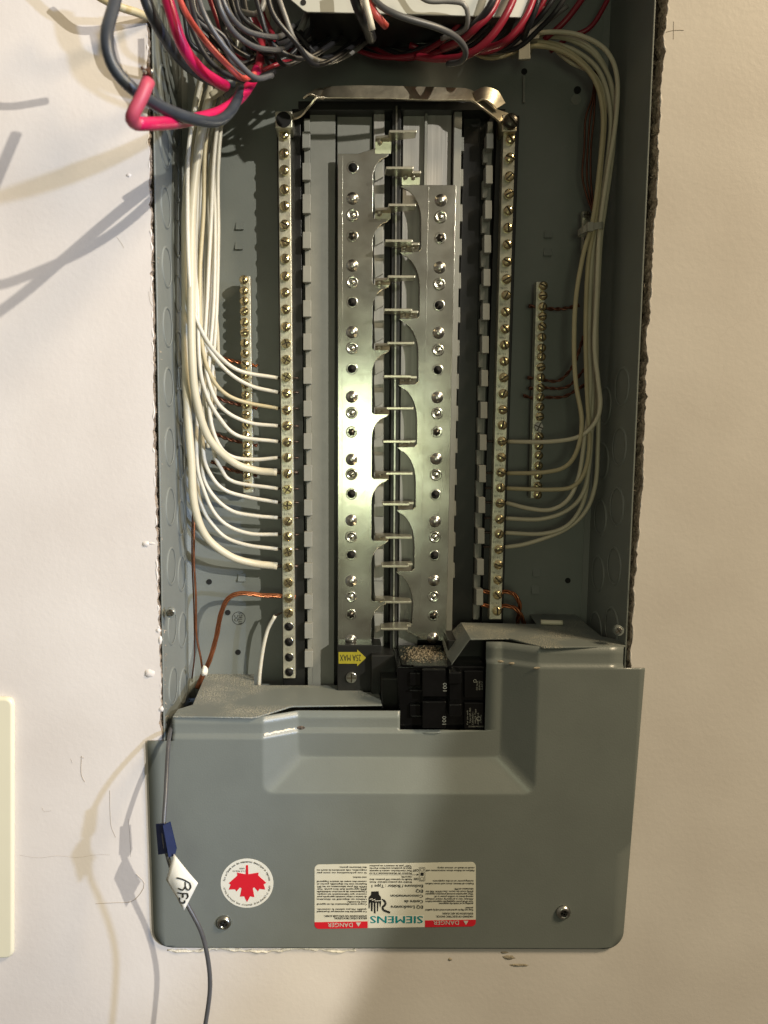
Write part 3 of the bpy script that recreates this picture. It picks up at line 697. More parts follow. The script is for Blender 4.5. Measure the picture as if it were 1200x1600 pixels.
# short ground bars
G1 = [438, 455, 471, 487, 504, 520.5, 537, 553, 569.5, 585.5, 601, 617.5, 633, 648, 664, 680, 696, 711, 727, 742.5, 758]
G2 = [447.5, 463, 480, 495, 511, 527.5, 544, 558, 574, 590, 606, 621, 636, 651, 667, 682, 697, 711.5, 727.5, 743, 759, 773]
g1, XG1 = term_bar('short brass coloured ground bar behind the left white wires', 383, 431, 388, 770, 16, .083, .009, G1, [ME_GRD], dx=-1.5, scale=.98, name='ground_bar', grp='short ground bars')
g2, XG2 = term_bar('short ground bar on the right with a steel screw among its yellow ones', 845, 440, 836, 779, 14, .083, .009, [y for y in G2 if y != 667], [ME_GRD], dx=3, scale=.98, name='ground_bar', grp='short ground bars')
o = link('mounting_screw', ME_STEEL, None, g2, at=P(XG2(667) + 2, 667, .083), rot=(0, .4, 0)); o.scale = (.85, 1, .85)
MB().add(*slab(quadpx(378, 390, 440, 382, 392, 765), .0925, .105)).build('standoff', M['plastic'], g1)
MB().add(*slab(quadpx(840, 851, 450, 832, 842, 772), .0925, .105)).build('standoff', M['plastic'], g2)

# ================================================================== WHITE WIRES, LEFT
rt, rk = .00172, .0034
left = [
 # label, end y, thick, material, points (px,py,Y)
 ('thin white wire, topmost of the left fan', 590.5, 0, 'bwhite', [(330, 40, .04), (318, 110, .045), (296, 220, .05), (293, 330, .045), (296, 430, .042), (303, 485, .045), (318, 523, .05), (342, 556, .06), (376, 580, .070)]),
 ('thin white wire, second from the top of the left fan', 613, 0, 'bwhite', [(352, 40, .045), (335, 110, .05), (308, 220, .052), (304, 330, .05), (304, 430, .048), (308, 500, .05), (326, 545, .056), (356, 581, .066), (392, 603, .074)]),
 ('thin yellowed wire, third from the top of the left fan', 638, 0, 'cream', [(365, 60, .05), (345, 120, .055), (322, 220, .058), (318, 330, .056), (312, 440, .052), (316, 540, .052), (330, 588, .058), (352, 615, .066), (385, 629, .074)]),
 ('thin white wire, fourth from the top of the left fan', 665.5, 0, 'bwhite', [(372, 60, .05), (350, 130, .056), (336, 230, .06), (330, 340, .058), (324, 460, .055), (320, 560, .056), (334, 618, .060), (356, 645, .068), (392, 661, .076)]),
 ('thin white wire, fifth from the top of the left fan', 690, 0, 'bwhite', [(340, 80, .052), (326, 150, .056), (312, 250, .06), (308, 360, .058), (309, 480, .05), (312, 570, .05), (322, 615, .056), (342, 652, .064), (372, 681, .072)]),
 ('thin white wire just above the upper thick one', 715, 0, 'bwhite', [(380, 60, .055), (350, 140, .06), (334, 240, .064), (336, 350, .064), (334, 470, .062), (326, 580, .060), (328, 650, .062), (342, 695, .066), (364, 714, .074), (400, 718, .078)]),
 ('thick cream cable landing in the middle of the left fan', 738, 1, 'white', [(352, 60, .045), (330, 140, .048), (310, 240, .050), (300, 340, .048), (299, 450, .044), (300, 550, .042), (306, 620, .046), (326, 684, .056), (364, 722, .070), (400, 735, .078)]),
 ('thin white wire just below the middle thick cable', 763.5, 0, 'bwhite', [(385, 80, .06), (352, 160, .066), (341, 260, .068), (341, 370, .068), (338, 490, .066), (330, 620, .066), (333, 700, .068), (346, 733, .072), (366, 753, .077)]),
 ('thin white wire, fifth from the bottom of the left fan', 785, 0, 'bwhite', [(375, 100, .062), (345, 170, .066), (328, 270, .070), (327, 380, .070), (325, 500, .068), (318, 640, .066), (318, 710, .066), (331, 745, .070), (352, 766, .074), (388, 777, .078)]),
 ('thin white wire, fourth from the bottom of the left fan', 809, 0, 'bwhite', [(365, 100, .062), (338, 180, .068), (316, 280, .072), (313, 400, .072), (317, 530, .070), (322, 650, .070), (316, 720, .070), (320, 752, .072), (338, 780, .074), (364, 799, .077), (398, 806, .078)]),
 ('thin white wire, third from the bottom of the left fan', 835, 0, 'bwhite', [(345, 100, .062), (325, 180, .068), (322, 290, .074), (322, 400, .074), (318, 530, .070), (308, 650, .064), (308, 725, .064), (318, 765, .068), (334, 800, .072), (357, 822, .076), (392, 834, .078)]),
 ('thin white wire, second from the bottom of the left fan', 858, 0, 'bwhite', [(355, 110, .066), (342, 190, .07), (332, 300, .076), (331, 420, .076), (327, 560, .076), (314, 680, .074), (309, 760, .074), (317, 795, .075), (330, 817, .076), (353, 840, .078), (388, 852, .078)]),
 ('thick cream cable, lowest and outermost of the left fan', 884.5, 1, 'white', [(332, 60, .05), (312, 140, .055), (298, 230, .06), (290, 330, .060), (290, 440, .058), (290, 550, .054), (293, 640, .052), (299, 720, .052), (304, 790, .054), (322, 838, .060), (358, 868, .068), (395, 880, .076)]),
]
for lb, ye, th, m_, pts in left:
    xe = XL(ye); sx_ = 434 if not th else 433
    p = pts + [(sx_, ye, .079)]
    wire(lb, p, rk if th else rt, m_, 'white wires in the left bundle', tip=[(sx_ - 3, ye, .079), (sx_ + 14, ye, .079), (sx_ + 33, ye + .5, .079)], name='thick_white_wire' if th else 'white_wire')
# extra wires that run straight down the bundle behind
for i, (x0, x1, x2, yend) in enumerate(((318, 326, 338, 560), (300, 312, 333, 640), (337, 338, 322, 700))):
    wire(['white wire deep in the left bundle, ending short behind the ground bar', 'white wire behind the middle of the left bundle', 'white wire at the right rim of the left bundle'][i],
         [(350 + i * 8, 90, .07), (x0 + 8, 180, .076), (x0, 300, .08), (x1, 420, .082), (x2, yend - 60, .084), (x2 + 3, yend, .088)], rt, 'white', 'white wires in the left bundle', name='white_wire')
# ================================================================== WHITE WIRES, RIGHT
right = [
 ('right hand white wire landing highest, swinging out furthest', 690, 'white', [(860, 690, .060), (905, 682, .050), (930, 660, .045), (938, 632, .042), (934, 590, .045), (929, 540, .048), (932, 470, .05), (935, 400, .052), (938, 350, .054), (948, 280, .056), (962, 190, .056), (964, 120, .056), (946, 78, .056), (905, 55, .058), (860, 50, .06), (815, 58, .062), (770, 82, .066)]),
 ('right hand cream wire, second landing from the top', 739.5, 'cream', [(850, 738, .064), (885, 728, .056), (903, 700, .050), (909, 655, .048), (900, 600, .048), (897, 540, .050), (900, 465, .054), (912, 395, .056), (926, 345, .056), (936, 270, .058), (942, 180, .06), (926, 120, .06), (882, 82, .062), (830, 72, .064), (780, 88, .07)]),
 ('right hand cream wire, third landing from the top', 763, 'cream', [(860, 765, .066), (895, 760, .060), (914, 736, .056), (921, 690, .054), (917, 610, .056), (915, 510, .058), (919, 410, .058), (930, 345, .058), (939, 260, .060), (944, 170, .062), (925, 115, .064), (880, 76, .066), (830, 66, .068), (785, 86, .072)]),
 ('right hand white wire, fourth landing from the top', 785.5, 'white', [(830, 795, .070), (862, 796, .068), (888, 780, .062), (904, 745, .060), (913, 690, .060), (922, 620, .060), (921, 510, .062), (924, 410, .060), (934, 345, .060), (948, 260, .062), (954, 180, .064), (938, 115, .066), (900, 80, .068), (850, 64, .070)]),
 ('right hand white wire, third landing from the bottom', 810, 'white', [(845, 811, .072), (885, 798, .068), (910, 772, .064), (920, 730, .062), (925, 650, .062), (927, 520, .064), (928, 410, .062), (938, 345, .062), (955, 250, .064), (960, 170, .066), (945, 105, .068), (910, 66, .068), (850, 54, .070), (800, 68, .074)]),
 ('right hand white wire, second landing from the bottom', 832.5, 'white', [(845, 834, .076), (882, 824, .072), (904, 800, .070), (916, 765, .068), (921, 700, .066), (931, 620, .066), (932, 500, .066), (931, 405, .064), (941, 345, .064), (953, 265, .066), (956, 190, .068), (930, 120, .068), (893, 98, .070), (868, 78, .072)]),
 ('right hand white wire landing lowest', 855, 'white', [(825, 849, .078), (880, 829, .074), (914, 800, .070), (930, 758, .066), (934, 700, .064), (935, 620, .064), (931, 540, .064), (935, 440, .062), (939, 370, .060), (946, 320, .062), (958, 230, .064), (960, 150, .066), (935, 92, .068), (890, 62, .070), (840, 56, .072)]),
]
for lb, ye, m_, pts in right:
    p = [(XR(ye) + 12, ye, .079)] + pts
    wire(lb, p, .00185, m_, 'white wires in the right bundle', tip=[(XR(ye) + 16, ye, .079), (XR(ye), ye, .079), (XR(ye) - 22, ye - .5, .079)], name='white_wire')
# ties
def tie(label, x0, y0, x1, y1, Y0, Y1, hgt, m='tie'):
    t = thing('cable_tie', label, 'cable tie', P((x0 + x1) / 2, (y0 + y1) / 2, Y0))
    a, b = P(x0, y0, Y0), P(x1, y1, Y0); n = 22; vs = []; fs = []
    c = (a + b) / 2; ax = (b - a) / 2; dp = Vector((0, (Y1 - Y0) / 2, 0)); c = c + dp
    for i in range(n):
        an = 2 * math.pi * i / n; ca, sa = math.cos(an), math.sin(an)
        f_ = lambda q: math.copysign(abs(q) ** .6, q)
        for s_, q in ((1, 1), (-1, 1), (-1, 1.12), (1, 1.12)):
            vs.append(c + ax * f_(ca) * q + dp * f_(sa) * q + Vector((0, 0, s_ * hgt / 2)))
    for i in range(n):
        for k in range(4): fs.append([i * 4 + k, i * 4 + (k + 1) % 4, ((i + 1) % n) * 4 + (k + 1) % 4, ((i + 1) % n) * 4 + k])
    mk('band', vs, fs, M[m], t); MB().add(*box(c - dp * 1.2 - ax * .5, (.005, .004, hgt * 1.3))).build('buckle', M[m], t, bev=.0005)
tie('nylon cable tie round the vertical run of right hand wires', 913, 357, 944, 351, .050, .070, .0055)
t = thing('cable_staple', 'pale plastic clip holding the right hand wires at the top of the bend', 'cable clip', P(822, 75, .06))
MB().add(*slab([(811, 60), (828, 57), (829, 92), (810, 93)], .055, .058)).build('face', M['tie'], t, bev=.0006)
MB().add(*slab([(811, 57), (843, 54), (843, 60), (811, 63)], .058, .09)).build('arm', M['tie'], t, bev=.0005)

# ================================================================== COPPER
twist('orange copper ground bundle curving from the left bar down behind the cover', [(462, 933, .079), (440, 931, .078), (410, 930, .074), (378, 927, .070), (357, 935, .068), (345, 960, .068), (338, 995, .072), (328, 1030, .074), (318, 1052, .078), (308, 1075, .08)], .00075, 6, .090)
MB().add(*lathe([(.001, 0)], 3))
o = lump(319, 1049, 5, 8, .004, .068, parent=None, name='plaster_crumb'); tag(o, 'white crumb of plaster stuck on the copper ground bundle', 'plaster')
p = [(312, 700, .085), (305, 790, .082), (303, 868, .080), (306, 930, .08), (307, 990, .08), (314, 1030, .08), (318, 1060, .085)]
o = MB().add(*tube(catmull(pts3(p)), .0010, 7)).build('bare_copper_wire', M['copper'], smooth=True); tag(o, 'thin single copper wire running down the lower left corner of the box', 'wire')
p = [(306, 720, .087), (301, 800, .085), (300, 870, .083), (303, 950, .083), (304, 1020, .083), (300, 1060, .085)]
o = MB().add(*tube(catmull(pts3(p)), .0007, 7)).build('bare_copper_wire', M['copper_dark'], smooth=True); tag(o, 'hair thin dark copper wire beside the single copper wire, lower left corner', 'wire')
wire('short thin white wire running down from the last used screw of the left bar', [(430, 962, .078), (418, 985, .080), (410, 1020, .082), (405, 1062, .084), (404, 1090, .086)], rt, 'bwhite', tip=[(428, 963, .078), (442, 957, .078), (462, 955, .078)], name='white_wire')
twist('twisted copper pair on the right ground bar, topmost', [(826, 478, .086), (845, 481, .087), (870, 483, .085), (888, 481, .080), (905, 477, .078)], .0009, 2, .012, 'copper_dark', group='twisted copper pairs on the ground bars')
twist('twisted copper wire on the right ground bar, upper of the three close together', [(824, 590, .086), (850, 594, .087), (872, 595, .084), (888, 582, .080), (900, 562, .078), (912, 525, .078)], .0008, 2, .014, 'copper_dark', group='twisted copper pairs on the ground bars')
twist('twisted copper wire on the right ground bar, middle of the three close together', [(826, 607, .086), (850, 606, .087), (875, 607, .084), (893, 600, .080), (915, 575, .078)], .0008, 2, .013, 'copper_dark', group='twisted copper pairs on the ground bars')
twist('twisted copper wire on the right ground bar, lowest of the three close together', [(818, 618, .084), (832, 622, .087), (855, 621, .087), (880, 620, .084), (900, 610, .080), (918, 598, .078)], .0008, 2, .015, 'copper_dark', group='twisted copper pairs on the ground bars')
for i, (y, lb) in enumerate(((562, 'topmost'), (628, 'second from the top'), (686, 'third from the top'), (733, 'lowest'))):
    twist('copper pair crossing the left ground bar behind the white wires, ' + lb, [(330, y - 12, .086), (350, y - 2, .087), (372, y + 4, .088), (392, y + 8, .087), (402, y + 10, .085)], .0009, 2, .012, 'copper_dark' if i else 'copper', group='copper pairs on the left ground bar')
twist('upper thick twisted copper loop at the foot of the right bar', [(752, 924, .079), (775, 926, .078), (795, 925, .074), (808, 934, .072), (812, 950, .074), (808, 975, .08)], .0010, 3, .028, 'copper', group='twisted copper loops')
twist('lower thick twisted copper loop at the foot of the right bar', [(752, 945, .079), (775, 948, .078), (795, 947, .074), (810, 955, .070), (818, 972, .074), (820, 990, .08)], .0010, 3, .028, 'copper', group='twisted copper loops')
for i, (dx_, lb) in enumerate(((0, 'outermost'), (7, 'middle'), (13, 'innermost'))):
    p = [(930 + i * 2, 110, .08), (926 + dx_ * .3, 150, .08), (915 + dx_, 185, .080), (913 + dx_ * .8, 230, .080), (910 + dx_, 275, .080), (918 + dx_ * .6, 310, .080), (928, 335, .078)]
    o = MB().add(*tube(catmull(pts3(p)), .0009, 7)).build('bare_copper_wire', M['copper_dark'], smooth=True); tag(o, f'bare copper wire left of the right hand bundle near the top, {lb} of three', 'wire', 'bare copper wires beside the right bundle')
t = thing('mounting_clip', 'small steel clip with screws behind the cable tie on the right', 'clip', P(912, 355, .09))
MB().add(*slab(rect(910, 330, 922, 392), .085, .09)).build('plate', M['bar'], t, bev=.0006)
for y in (337, 375): link('clip_screw', ME_STEEL, None, t, at=P(916, y, .085)).scale = (.7, 1, .7)

# ================================================================== COVER
YC = -.003; RD = .013
cov = thing('panel_cover', 'grey steel lower cover plate of the panel with stickers and a breaker cut-out', 'cover plate', P(610, 1478, YC))
C = lambda x, y, Y=YC: P(x, y, Y)
ZL = C(335, 1121).z; ZR = C(916, 1012).z
def XZ(x, y, Y=YC): p = P(x, y, Y); return (p.x, p.z)
nx0, nz0 = XZ(625, 1141, YC + RD); nx1, _ = XZ(757.5, 1142, YC + RD)
lx0 = XZ(268, 1120)[0]; rx1 = XZ(976, 1012)[0]
zbot = XZ(600, 1482)[1]; zlt = XZ(248, 1158)[1]; zrt = XZ(990, 1044)[1]
zc = XZ(600, 1455)[1]; CRV = zc - zbot
def edge(x0, y0, x1, y1, z, s_):
    (a, za), (b, zb_) = XZ(x0, y0), XZ(x1, y1)
    x = a + (b - a) * (z - za) / (zb_ - za)
    if z < zc: x += s_ * CRV * (1 - math.sqrt(max(0, 1 - ((zc - z) / CRV) ** 2)))
    return x
def xl(z): return edge(230, 1158, 240, 1452, z, 1)
def xr(z): return edge(1008, 1044, 975, 1450, z, -1)
def cuts(lo, hi, dense):
    s = set(); v = lo
    while v < hi: s.add(round(v, 5)); v += .012
    for d0, d1 in dense:
        v = d0
        while v < d1: s.add(round(v, 5)); v += .0011
    return sorted(s)
oxl = XZ(411, 1180)[0]; ixl = XZ(466, 1180, YC + RD)[0]; oxr = XZ(838, 1180)[0]; ixr = XZ(781, 1180, YC + RD)[0]
oz = XZ(600, 1240)[1]; iz = XZ(600, 1183, YC + RD)[1]
sbl = XZ(335, 1151)[1]; sbr = XZ(900, 1041)[1]
xs = cuts(xl(zlt) - .001, xr(zrt) + .001, ((oxl - .003, ixl + .003), (ixr - .003, oxr + .003)))
zs = cuts(zbot, ZR, ((oz - .003, iz + .003), (sbl - .003, sbl + .003), (sbr - .003, sbr + .003), (zbot, zc)))
def merge(a, keys):
    return sorted([v for v in a if min(abs(v - k) for k in keys) > .0005] + list(keys))
xs = merge(xs, [xl(zlt) - .001, lx0, nx0, nx1, rx1, xr(zrt) + .001]); zs = merge(zs, [zbot, nz0, ZL, ZR, zlt, zrt])
def soft(t, k=.035):      # 0..1 ramp with filleted ends
    def sp(x): 
        if x < -k: return 0
        if x > k: return x
        return (x + k) ** 2 / (4 * k)
    return min(1.0, sp(t) - sp(t - 1))
def smin(a, b, k=.35):
    h = max(k - abs(a - b), 0) / k; return min(a, b) - h * h * k * .25
def depth(x, z):
    t = smin(smin((x - oxl) / (ixl - oxl), (oxr - x) / (oxr - ixr)), (z - oz) / (iz - oz))
    d = RD * soft(max(-1, min(2, t)))
    sb = sbl if x < (nx0 + nx1) / 2 else sbr
    if z > sb - .003: d += .0022 * soft((z - sb + .0015) / .003, .3)
    return d
bm = bmesh.new()
G_ = [[bm.verts.new((min(max(x, xl(z)), xr(z)), 0, z)) for x in xs] for z in zs]
for i in range(len(zs) - 1):
    for j in range(len(xs) - 1):
        cx_, cz_ = (xs[j] + xs[j + 1]) / 2, (zs[i] + zs[i + 1]) / 2
        if nx0 < cx_ < nx1 and cz_ > nz0: continue
        if cx_ < nx0 and cz_ > ZL: continue
        if cx_ < lx0 and cz_ > zlt: continue
        if cx_ > rx1 and cz_ > zrt: continue
        if G_[i][j].co.x >= G_[i][j + 1].co.x - 1e-7 and G_[i + 1][j].co.x >= G_[i + 1][j + 1].co.x - 1e-7: continue
        bm.faces.new((G_[i][j], G_[i][j + 1], G_[i + 1][j + 1], G_[i + 1][j]))
bmesh.ops.delete(bm, geom=[v for v in bm.verts if not v.link_faces], context='VERTS')
bmesh.ops.remove_doubles(bm, verts=bm.verts, dist=1e-6)
for v in bm.verts: v.co.y = YC + depth(v.co.x, v.co.z)
base = cov.location
for v in bm.verts: v.co -= base
bmesh.ops.recalc_face_normals(bm, faces=bm.faces)
me = bpy.data.meshes.new('cover_sheet'); bm.to_mesh(me); bm.free()
o = link('cover_sheet', me, M['grey'], cov, smooth=True)
if me.polygons[0].normal.y > 0: me.flip_normals()
md = o.modifiers.new("solidify", 'SOLIDIFY'); md.thickness = .0014; md.offset = -1
# shelves folded back into the box
def shelf(pxs, Z, name='shelf', m='grey_dust', lift=0):
    v = [H(x, y, Z) for x, y in pxs]
    return MB().add(*prism(v, [q + Vector((0, 0, -.0013)) for q in v])).build(name, M[m], cov, bev=.0003)
dyy = .0035
shelf([(270, 1119), (396, 1120.5), (404, 1119), (456, 1103), (597, 1101), (592, 1082), (568, 1081), (560, 1070.5), (397, 1070.5), (397, 1050), (323, 1050), (301, 1101), (278, 1108)], ZL + .0006)
shelf([(977, 1009), (858, 1011), (850, 1011), (796, 997), (735, 998), (720, 972.5), (838, 975), (826, 957.5), (894, 957.5), (940, 994), (974, 1001)], ZR + .0006)
# flap at the free end of the right shelf
a1, a2 = H(720, 972.5, ZR + .0006), H(735, 998, ZR + .0006)
v = [a1, a2, P(705, 1040, a2.y), P(692, 1000, a1.y)]
MB().add(*prism(v, [q + Vector((-.001, 0, -.001)) for q in v])).build('flap', M['grey_dust'], cov, bev=.0003)
# chipped paint scar and smears
def onsurf(x, y, off=0):
    Y = YC
    for _ in range(5): p = P(x, y, Y); Y = YC + depth(p.x, p.z)
    return P(x, y, Y) + Vector((0, -off, 0))
MB().add(*tube([onsurf(x, 1148.5 - (x - 414) * .22 + rnd.uniform(-.8, .8), -.0004) for x in range(412, 463, 3)], .0013, 7, taper=lambda t_: .45 + .55 * abs(math.sin(t_ * 9 + 1)))).build('paint_scar', M['plaster'], cov, smooth=True)
pp = onsurf(469, 1138); lump(469, 1138, 8, 3.2, .0006, pp.y - .0003, m='gap', name='rust_chip', parent=cov)
pp = onsurf(675, 1146); lump(675, 1145, 17, 2.2, .0008, pp.y - .0003, m='grey', name='bent_edge', parent=cov)
for x, y in ((783, 1034), (801, 1037), (840, 1044)):
    pp = onsurf(x, y); lump(x, y, 6, 2, .0004, pp.y - .0002, m='scuff2', name='scratch', parent=cov)

# cover screws
ME_CS = mesh_of('cover_screw', MB().add(*lathe([(.0062, .0002), (.0060, -.0012), (.0048, -.0026), (.0030, -.0034), (.0028, -.0015), (.0012, -.0008)], 26)), M['steel'])
for x, y in ((350, 1441), (880, 1425)):
    o = link('cover_screw', ME_CS, None, cov, at=P(x, y, YC)); 
    mb = MB()
    for a in (0, math.pi / 2):
        ca, sa = math.cos(a + .5), math.sin(a + .5); c = Vector(P(x, y, YC))
        d_ = Vector((ca, 0, sa)) * .0036; e_ = Vector((-sa, 0, ca)) * .0006
        f_ = [c + d_ + e_, c + d_ - e_, c - d_ - e_, c - d_ + e_]; mb.add(*prism([q + Vector((0, -.00335, 0)) for q in f_], [q + Vector((0, -.001, 0)) for q in f_]))
    mb.build('screw_recess', M['hole'], cov)

# ------------------------------ maple leaf sticker
SY = YC - .0002
ctr = (386, 1380); n = 56
def ell(cx, cy, rx, ry, n=56): return [(cx + rx * math.cos(2 * math.pi * i / n), cy + ry * math.sin(2 * math.pi * i / n)) for i in range(n)]
stk = MB().add(*slab(ell(386, 1380, 41.2, 38.4), SY, YC + .0001)).build('round_sticker', M['paper'], cov)
leaf = [(0, 33.5), (5, 24.5), (11.5, 26), (9, 12), (11.5, 10.5), (17, 17), (19.5, 13), (28.5, 14), (26, 6), (30, 3.5), (17.5, -8), (18, -12.5), (3, -10), (2.2, -10), (1.6, -24), (-1.6, -24), (-2.2, -10), (-3, -10), (-16, -12.5), (-15, -8), (-28.5, 4), (-25.5, 6.5), (-28.5, 14), (-18.5, 13.5), (-16.5, 17), (-11, 10.5), (-8.5, 12), (-11, 25), (-4.6, 24.5)]
MB().add(*slab([(386 + x, 1376 + y) for x, y in leaf], SY - .0002, SY)).build('leaf_print', M['redprint'], stk)
q = MB()
def ringtext(s, a0, a1, r, h, rev=False):
    k = len(s)
    for i, ch in enumerate(s):
        if ch == ' ': continue
        vs, fs = glyphs(ch)
        if not vs: continue
        an = a0 + (a1 - a0) * (i + .5) / k
        u0 = (min(v[0] for v in vs) + max(v[0] for v in vs)) / 2; o_ = []
        for u, v in vs:
            tt = (u - u0) / .7 * h; rr = v / .7 * h
            # letters stand outward when rev is False
            rad = r + (rr if not rev else -rr); sgn = 1 if a1 > a0 else -1
            x = rad * math.cos(an) - sgn * tt * math.sin(an); y = rad * math.sin(an) + sgn * tt * math.cos(an)
            o_.append(P(386 + x * 1.03, 1380 + y * .97, SY - .0002))
        q.add(o_, fs)
ringtext("Made in Canada with domestic and imported parts.", R(8), R(172), 36.4, 3.4, rev=True)
ringtext("Fait au Canada avec des composantes domestiques et importees", R(186), R(354), 33.2, 3.4)
text(q, '600A', 374, 382, 1356, 2.6, SY - .0002); text(q, '11-A-9036-01', 364, 383, 1360, 2.6, SY - .0002)
q.build('sticker_print', M['ink'], stk)

# ------------------------------ warning label
def lp(cx, cy): return (480 + cx / 4.2857, 1330 + cy / 4.2857)
def rr(x0, y0, x1, y1, r, skew=0):
    o_ = []
    for (cx_, cy_, a0) in ((x1 - r, y0 + r, -90), (x1 - r, y1 - r, 0), (x0 + r, y1 - r, 90), (x0 + r, y0 + r, 180)):
        for k in range(6): a = R(a0 + k * 18); x = cx_ + r * math.cos(a); o_.append((x, cy_ + r * math.sin(a) - (x - 617) * skew))
    return o_
SK = .016
wl_ = MB().add(*slab(rr(491.5, 1349, 743.5, 1449.5, 7, SK), SY, YC + .0001)).build('warning_label', M['labelsilver'], cov)
sk = lambda x: -(x - 617) * SK
mb = MB()
for x0, x1 in ((491.5, 574.5), (664, 743.5)):
    pts = [(x, y) for x, y in rr(491.5, 1349, 743.5, 1449.5, 7, SK)]
    if x0 < 500: o_ = [(574.5, 1439 + sk(574)), (574.5, 1449.5 + sk(574))] + [p for p in pts if p[0] < 510 and p[1] > 1440 + sk(500)] + [(491.5, 1439 + sk(491))]
    else: o_ = [(664, 1439 + sk(664))] + [(743.5, 1439 + sk(743))] + [p for p in pts if p[0] > 725 and p[1] > 1439.5 + sk(735)] + [(664, 1449.5 + sk(664))]
    MB().add(*slab(o_, SY - .0001, SY)).build('red_band', M['redprint'], wl_)
mb = MB(); TY = SY - .0003
mb.add(*slab([(576, 1431 + sk(576)), (662.5, 1431 + sk(662)), (662.5, 1449 + sk(662)), (576, 1449 + sk(576))], SY - .00006, SY)); mb.build('white_panel', M['paper'], wl_)
q = MB()
text(q, 'DANGER', 677, 717, 1439.8 + sk(700), 6.6, TY); text(q, 'DANGER', 512, 551, 1440.6 + sk(530), 6.6, TY)
for xx in (728, 560):
    yy = 1447 + sk(xx); 
    q.add(*[[P(xx - 4, yy - 6.6, TY), P(xx + 4, yy - 6.6, TY), P(xx, yy, TY)], [[0, 1, 2]]])
q.build('danger_print', M['whiteprint'], wl_)
q = MB(); 
for dx_ in (-.35, 0, .35): text(q, 'SIEMENS', 578.5 + dx_, 660.5 + dx_, 1431.5 + sk(620), 11.2, TY - .00001 * dx_)
q.build('maker_print', M['teal'], wl_)
q = MB()
def line(s, cx0, cx1, cyb, hh): x0, y = lp(cx0, cyb); x1, _ = lp(cx1, cyb); text(q, s, x0, x1, y, hh / 4.2857, TY); text(q, s, x0 + .3, x1 + .3, y + .12, hh / 4.2857, TY - .00002)
for s, c0, c1, cy, hh in (('EQ Loadcentre', 560, 775, 364, 21), ('Centre de', 650, 775, 327, 21), ('Consommation', 558, 775, 291, 19), ('EQ', 728, 775, 257, 20), ('Enclosure / Boîtier : Type 1', 432, 775, 224, 20)):
    line(s, c0, c1, cy, hh)
R1 = [('HAZARD OF ELECTRIC SHOCK,', 862, 1110, 431, 11), ('EXPLOSION OR ARC FLASH.', 905, 1110, 411, 11),
      ('Keep out. May be opened and serviced only by qualified', 792, 1110, 388, 10), ('personnel.', 1060, 1110, 374, 10),
      ('Turn off all power supplying this equipment before', 792, 1112, 331, 10), ('working on or inside the equipment.', 880, 1112, 345, 10),
      ('Always use a properly rated voltage', 792, 1112, 315, 10), ('sensing device to confirm power is off.', 850, 1112, 298, 10), ('Wear appropriate personal protective equipment', 792, 1112, 281, 10),
      ('(PPE) must be worn. See NFPA 70E for', 792, 1112, 264, 10), ('information on PPE.', 985, 1112, 247, 10),
      ('Replace all devices, doors and covers before', 792, 1114, 212, 10), ('turning power on to this equipment.', 840, 1114, 194, 10),
      ('Failure to follow these instructions will', 796, 1118, 124, 10), ('result in death or serious injury.', 870, 1118, 106, 10)]
L1 = [("RISQUE D'ÉLECTROCUTION,", 180, 398, 443, 11), ("D'EXPLOSION OU D'ÉCLAIR D'ARC.", 110, 398, 428, 11),
      ("Cet appareil doit être entretenu par du personnel", 65, 398, 400, 10), ("qualifié. Ne pas enlever le couvercle.", 65, 398, 384, 10), ("Couper toute alimentation de cet appareil", 65, 398, 350, 10), ("avant d'y travailler.", 265, 398, 335, 10), ('Utilisez un dispositif de détection', 65, 398, 317, 10),
      ("de tension à valeur nominale appropriée pour", 65, 398, 300, 10), ("s'assurer que l'alimentation est coupée.", 65, 398, 283, 10), ("L'équipement de protection individuelle", 65, 398, 266, 10), ('(ÉPI) approprié doit être porté. Voir', 65, 398, 249, 10),
      ('NFPA 70E pour information sur les ÉPI.', 65, 398, 232, 10), ('Replacez tous les dispositifs, portes et', 65, 398, 215, 10), ("couvercles avant de mettre l'appareil", 65, 398, 198, 10), ('sous tension.', 305, 398, 170, 10),
      ('Si ces précautions ne sont pas', 65, 398, 140, 10), ('respectées, cela entraînera la mort ou', 65, 398, 122, 10), ('des blessures graves.', 215, 398, 103, 10)]
M1 = [('Breaker trip position indicator. Reset', 418, 700, 202, 10), ('handle to extreme OFF position, then', 418, 700, 184, 10), ('reset to ON.', 630, 700, 167, 10), ('Position de déclenchement à la mi', 418, 700, 143, 10), ('Pour réenclencher, mettre la manette', 418, 700, 126, 10), ("dans la position extrême d'arrêt", 418, 700, 109, 10), ('"OFF" puis la remettre en position', 418, 700, 93, 10),
      ('OFF', 708, 745, 120, 14), ('ON', 716, 745, 178, 14)]
for s, c0, c1, cy, hh in R1 + L1 + M1: line(s, c0, c1, cy, hh * 1.15)
def fillpx(pts): q.add([P(*lp(a, b), TY) for a, b in pts], [list(range(len(pts)))])
# switch diagram
for (x0, y0, x1, y1) in ((750, 108, 790, 110), (750, 198, 790, 200), (750, 108, 752, 200), (788, 108, 790, 200), (758, 115, 782, 117), (758, 131, 782, 133), (758, 115, 760, 133), (780, 115, 782, 133), (758, 176, 782, 178), (758, 192, 782, 194), (758, 176, 760, 194), (780, 176, 782, 194), (760, 143, 780, 164), (418, 157, 740, 159)):
    fillpx([(x0, y0), (x1, y0), (x1, y1), (x0, y1)])
fillpx([(748, 156), (735, 150), (735, 164)])
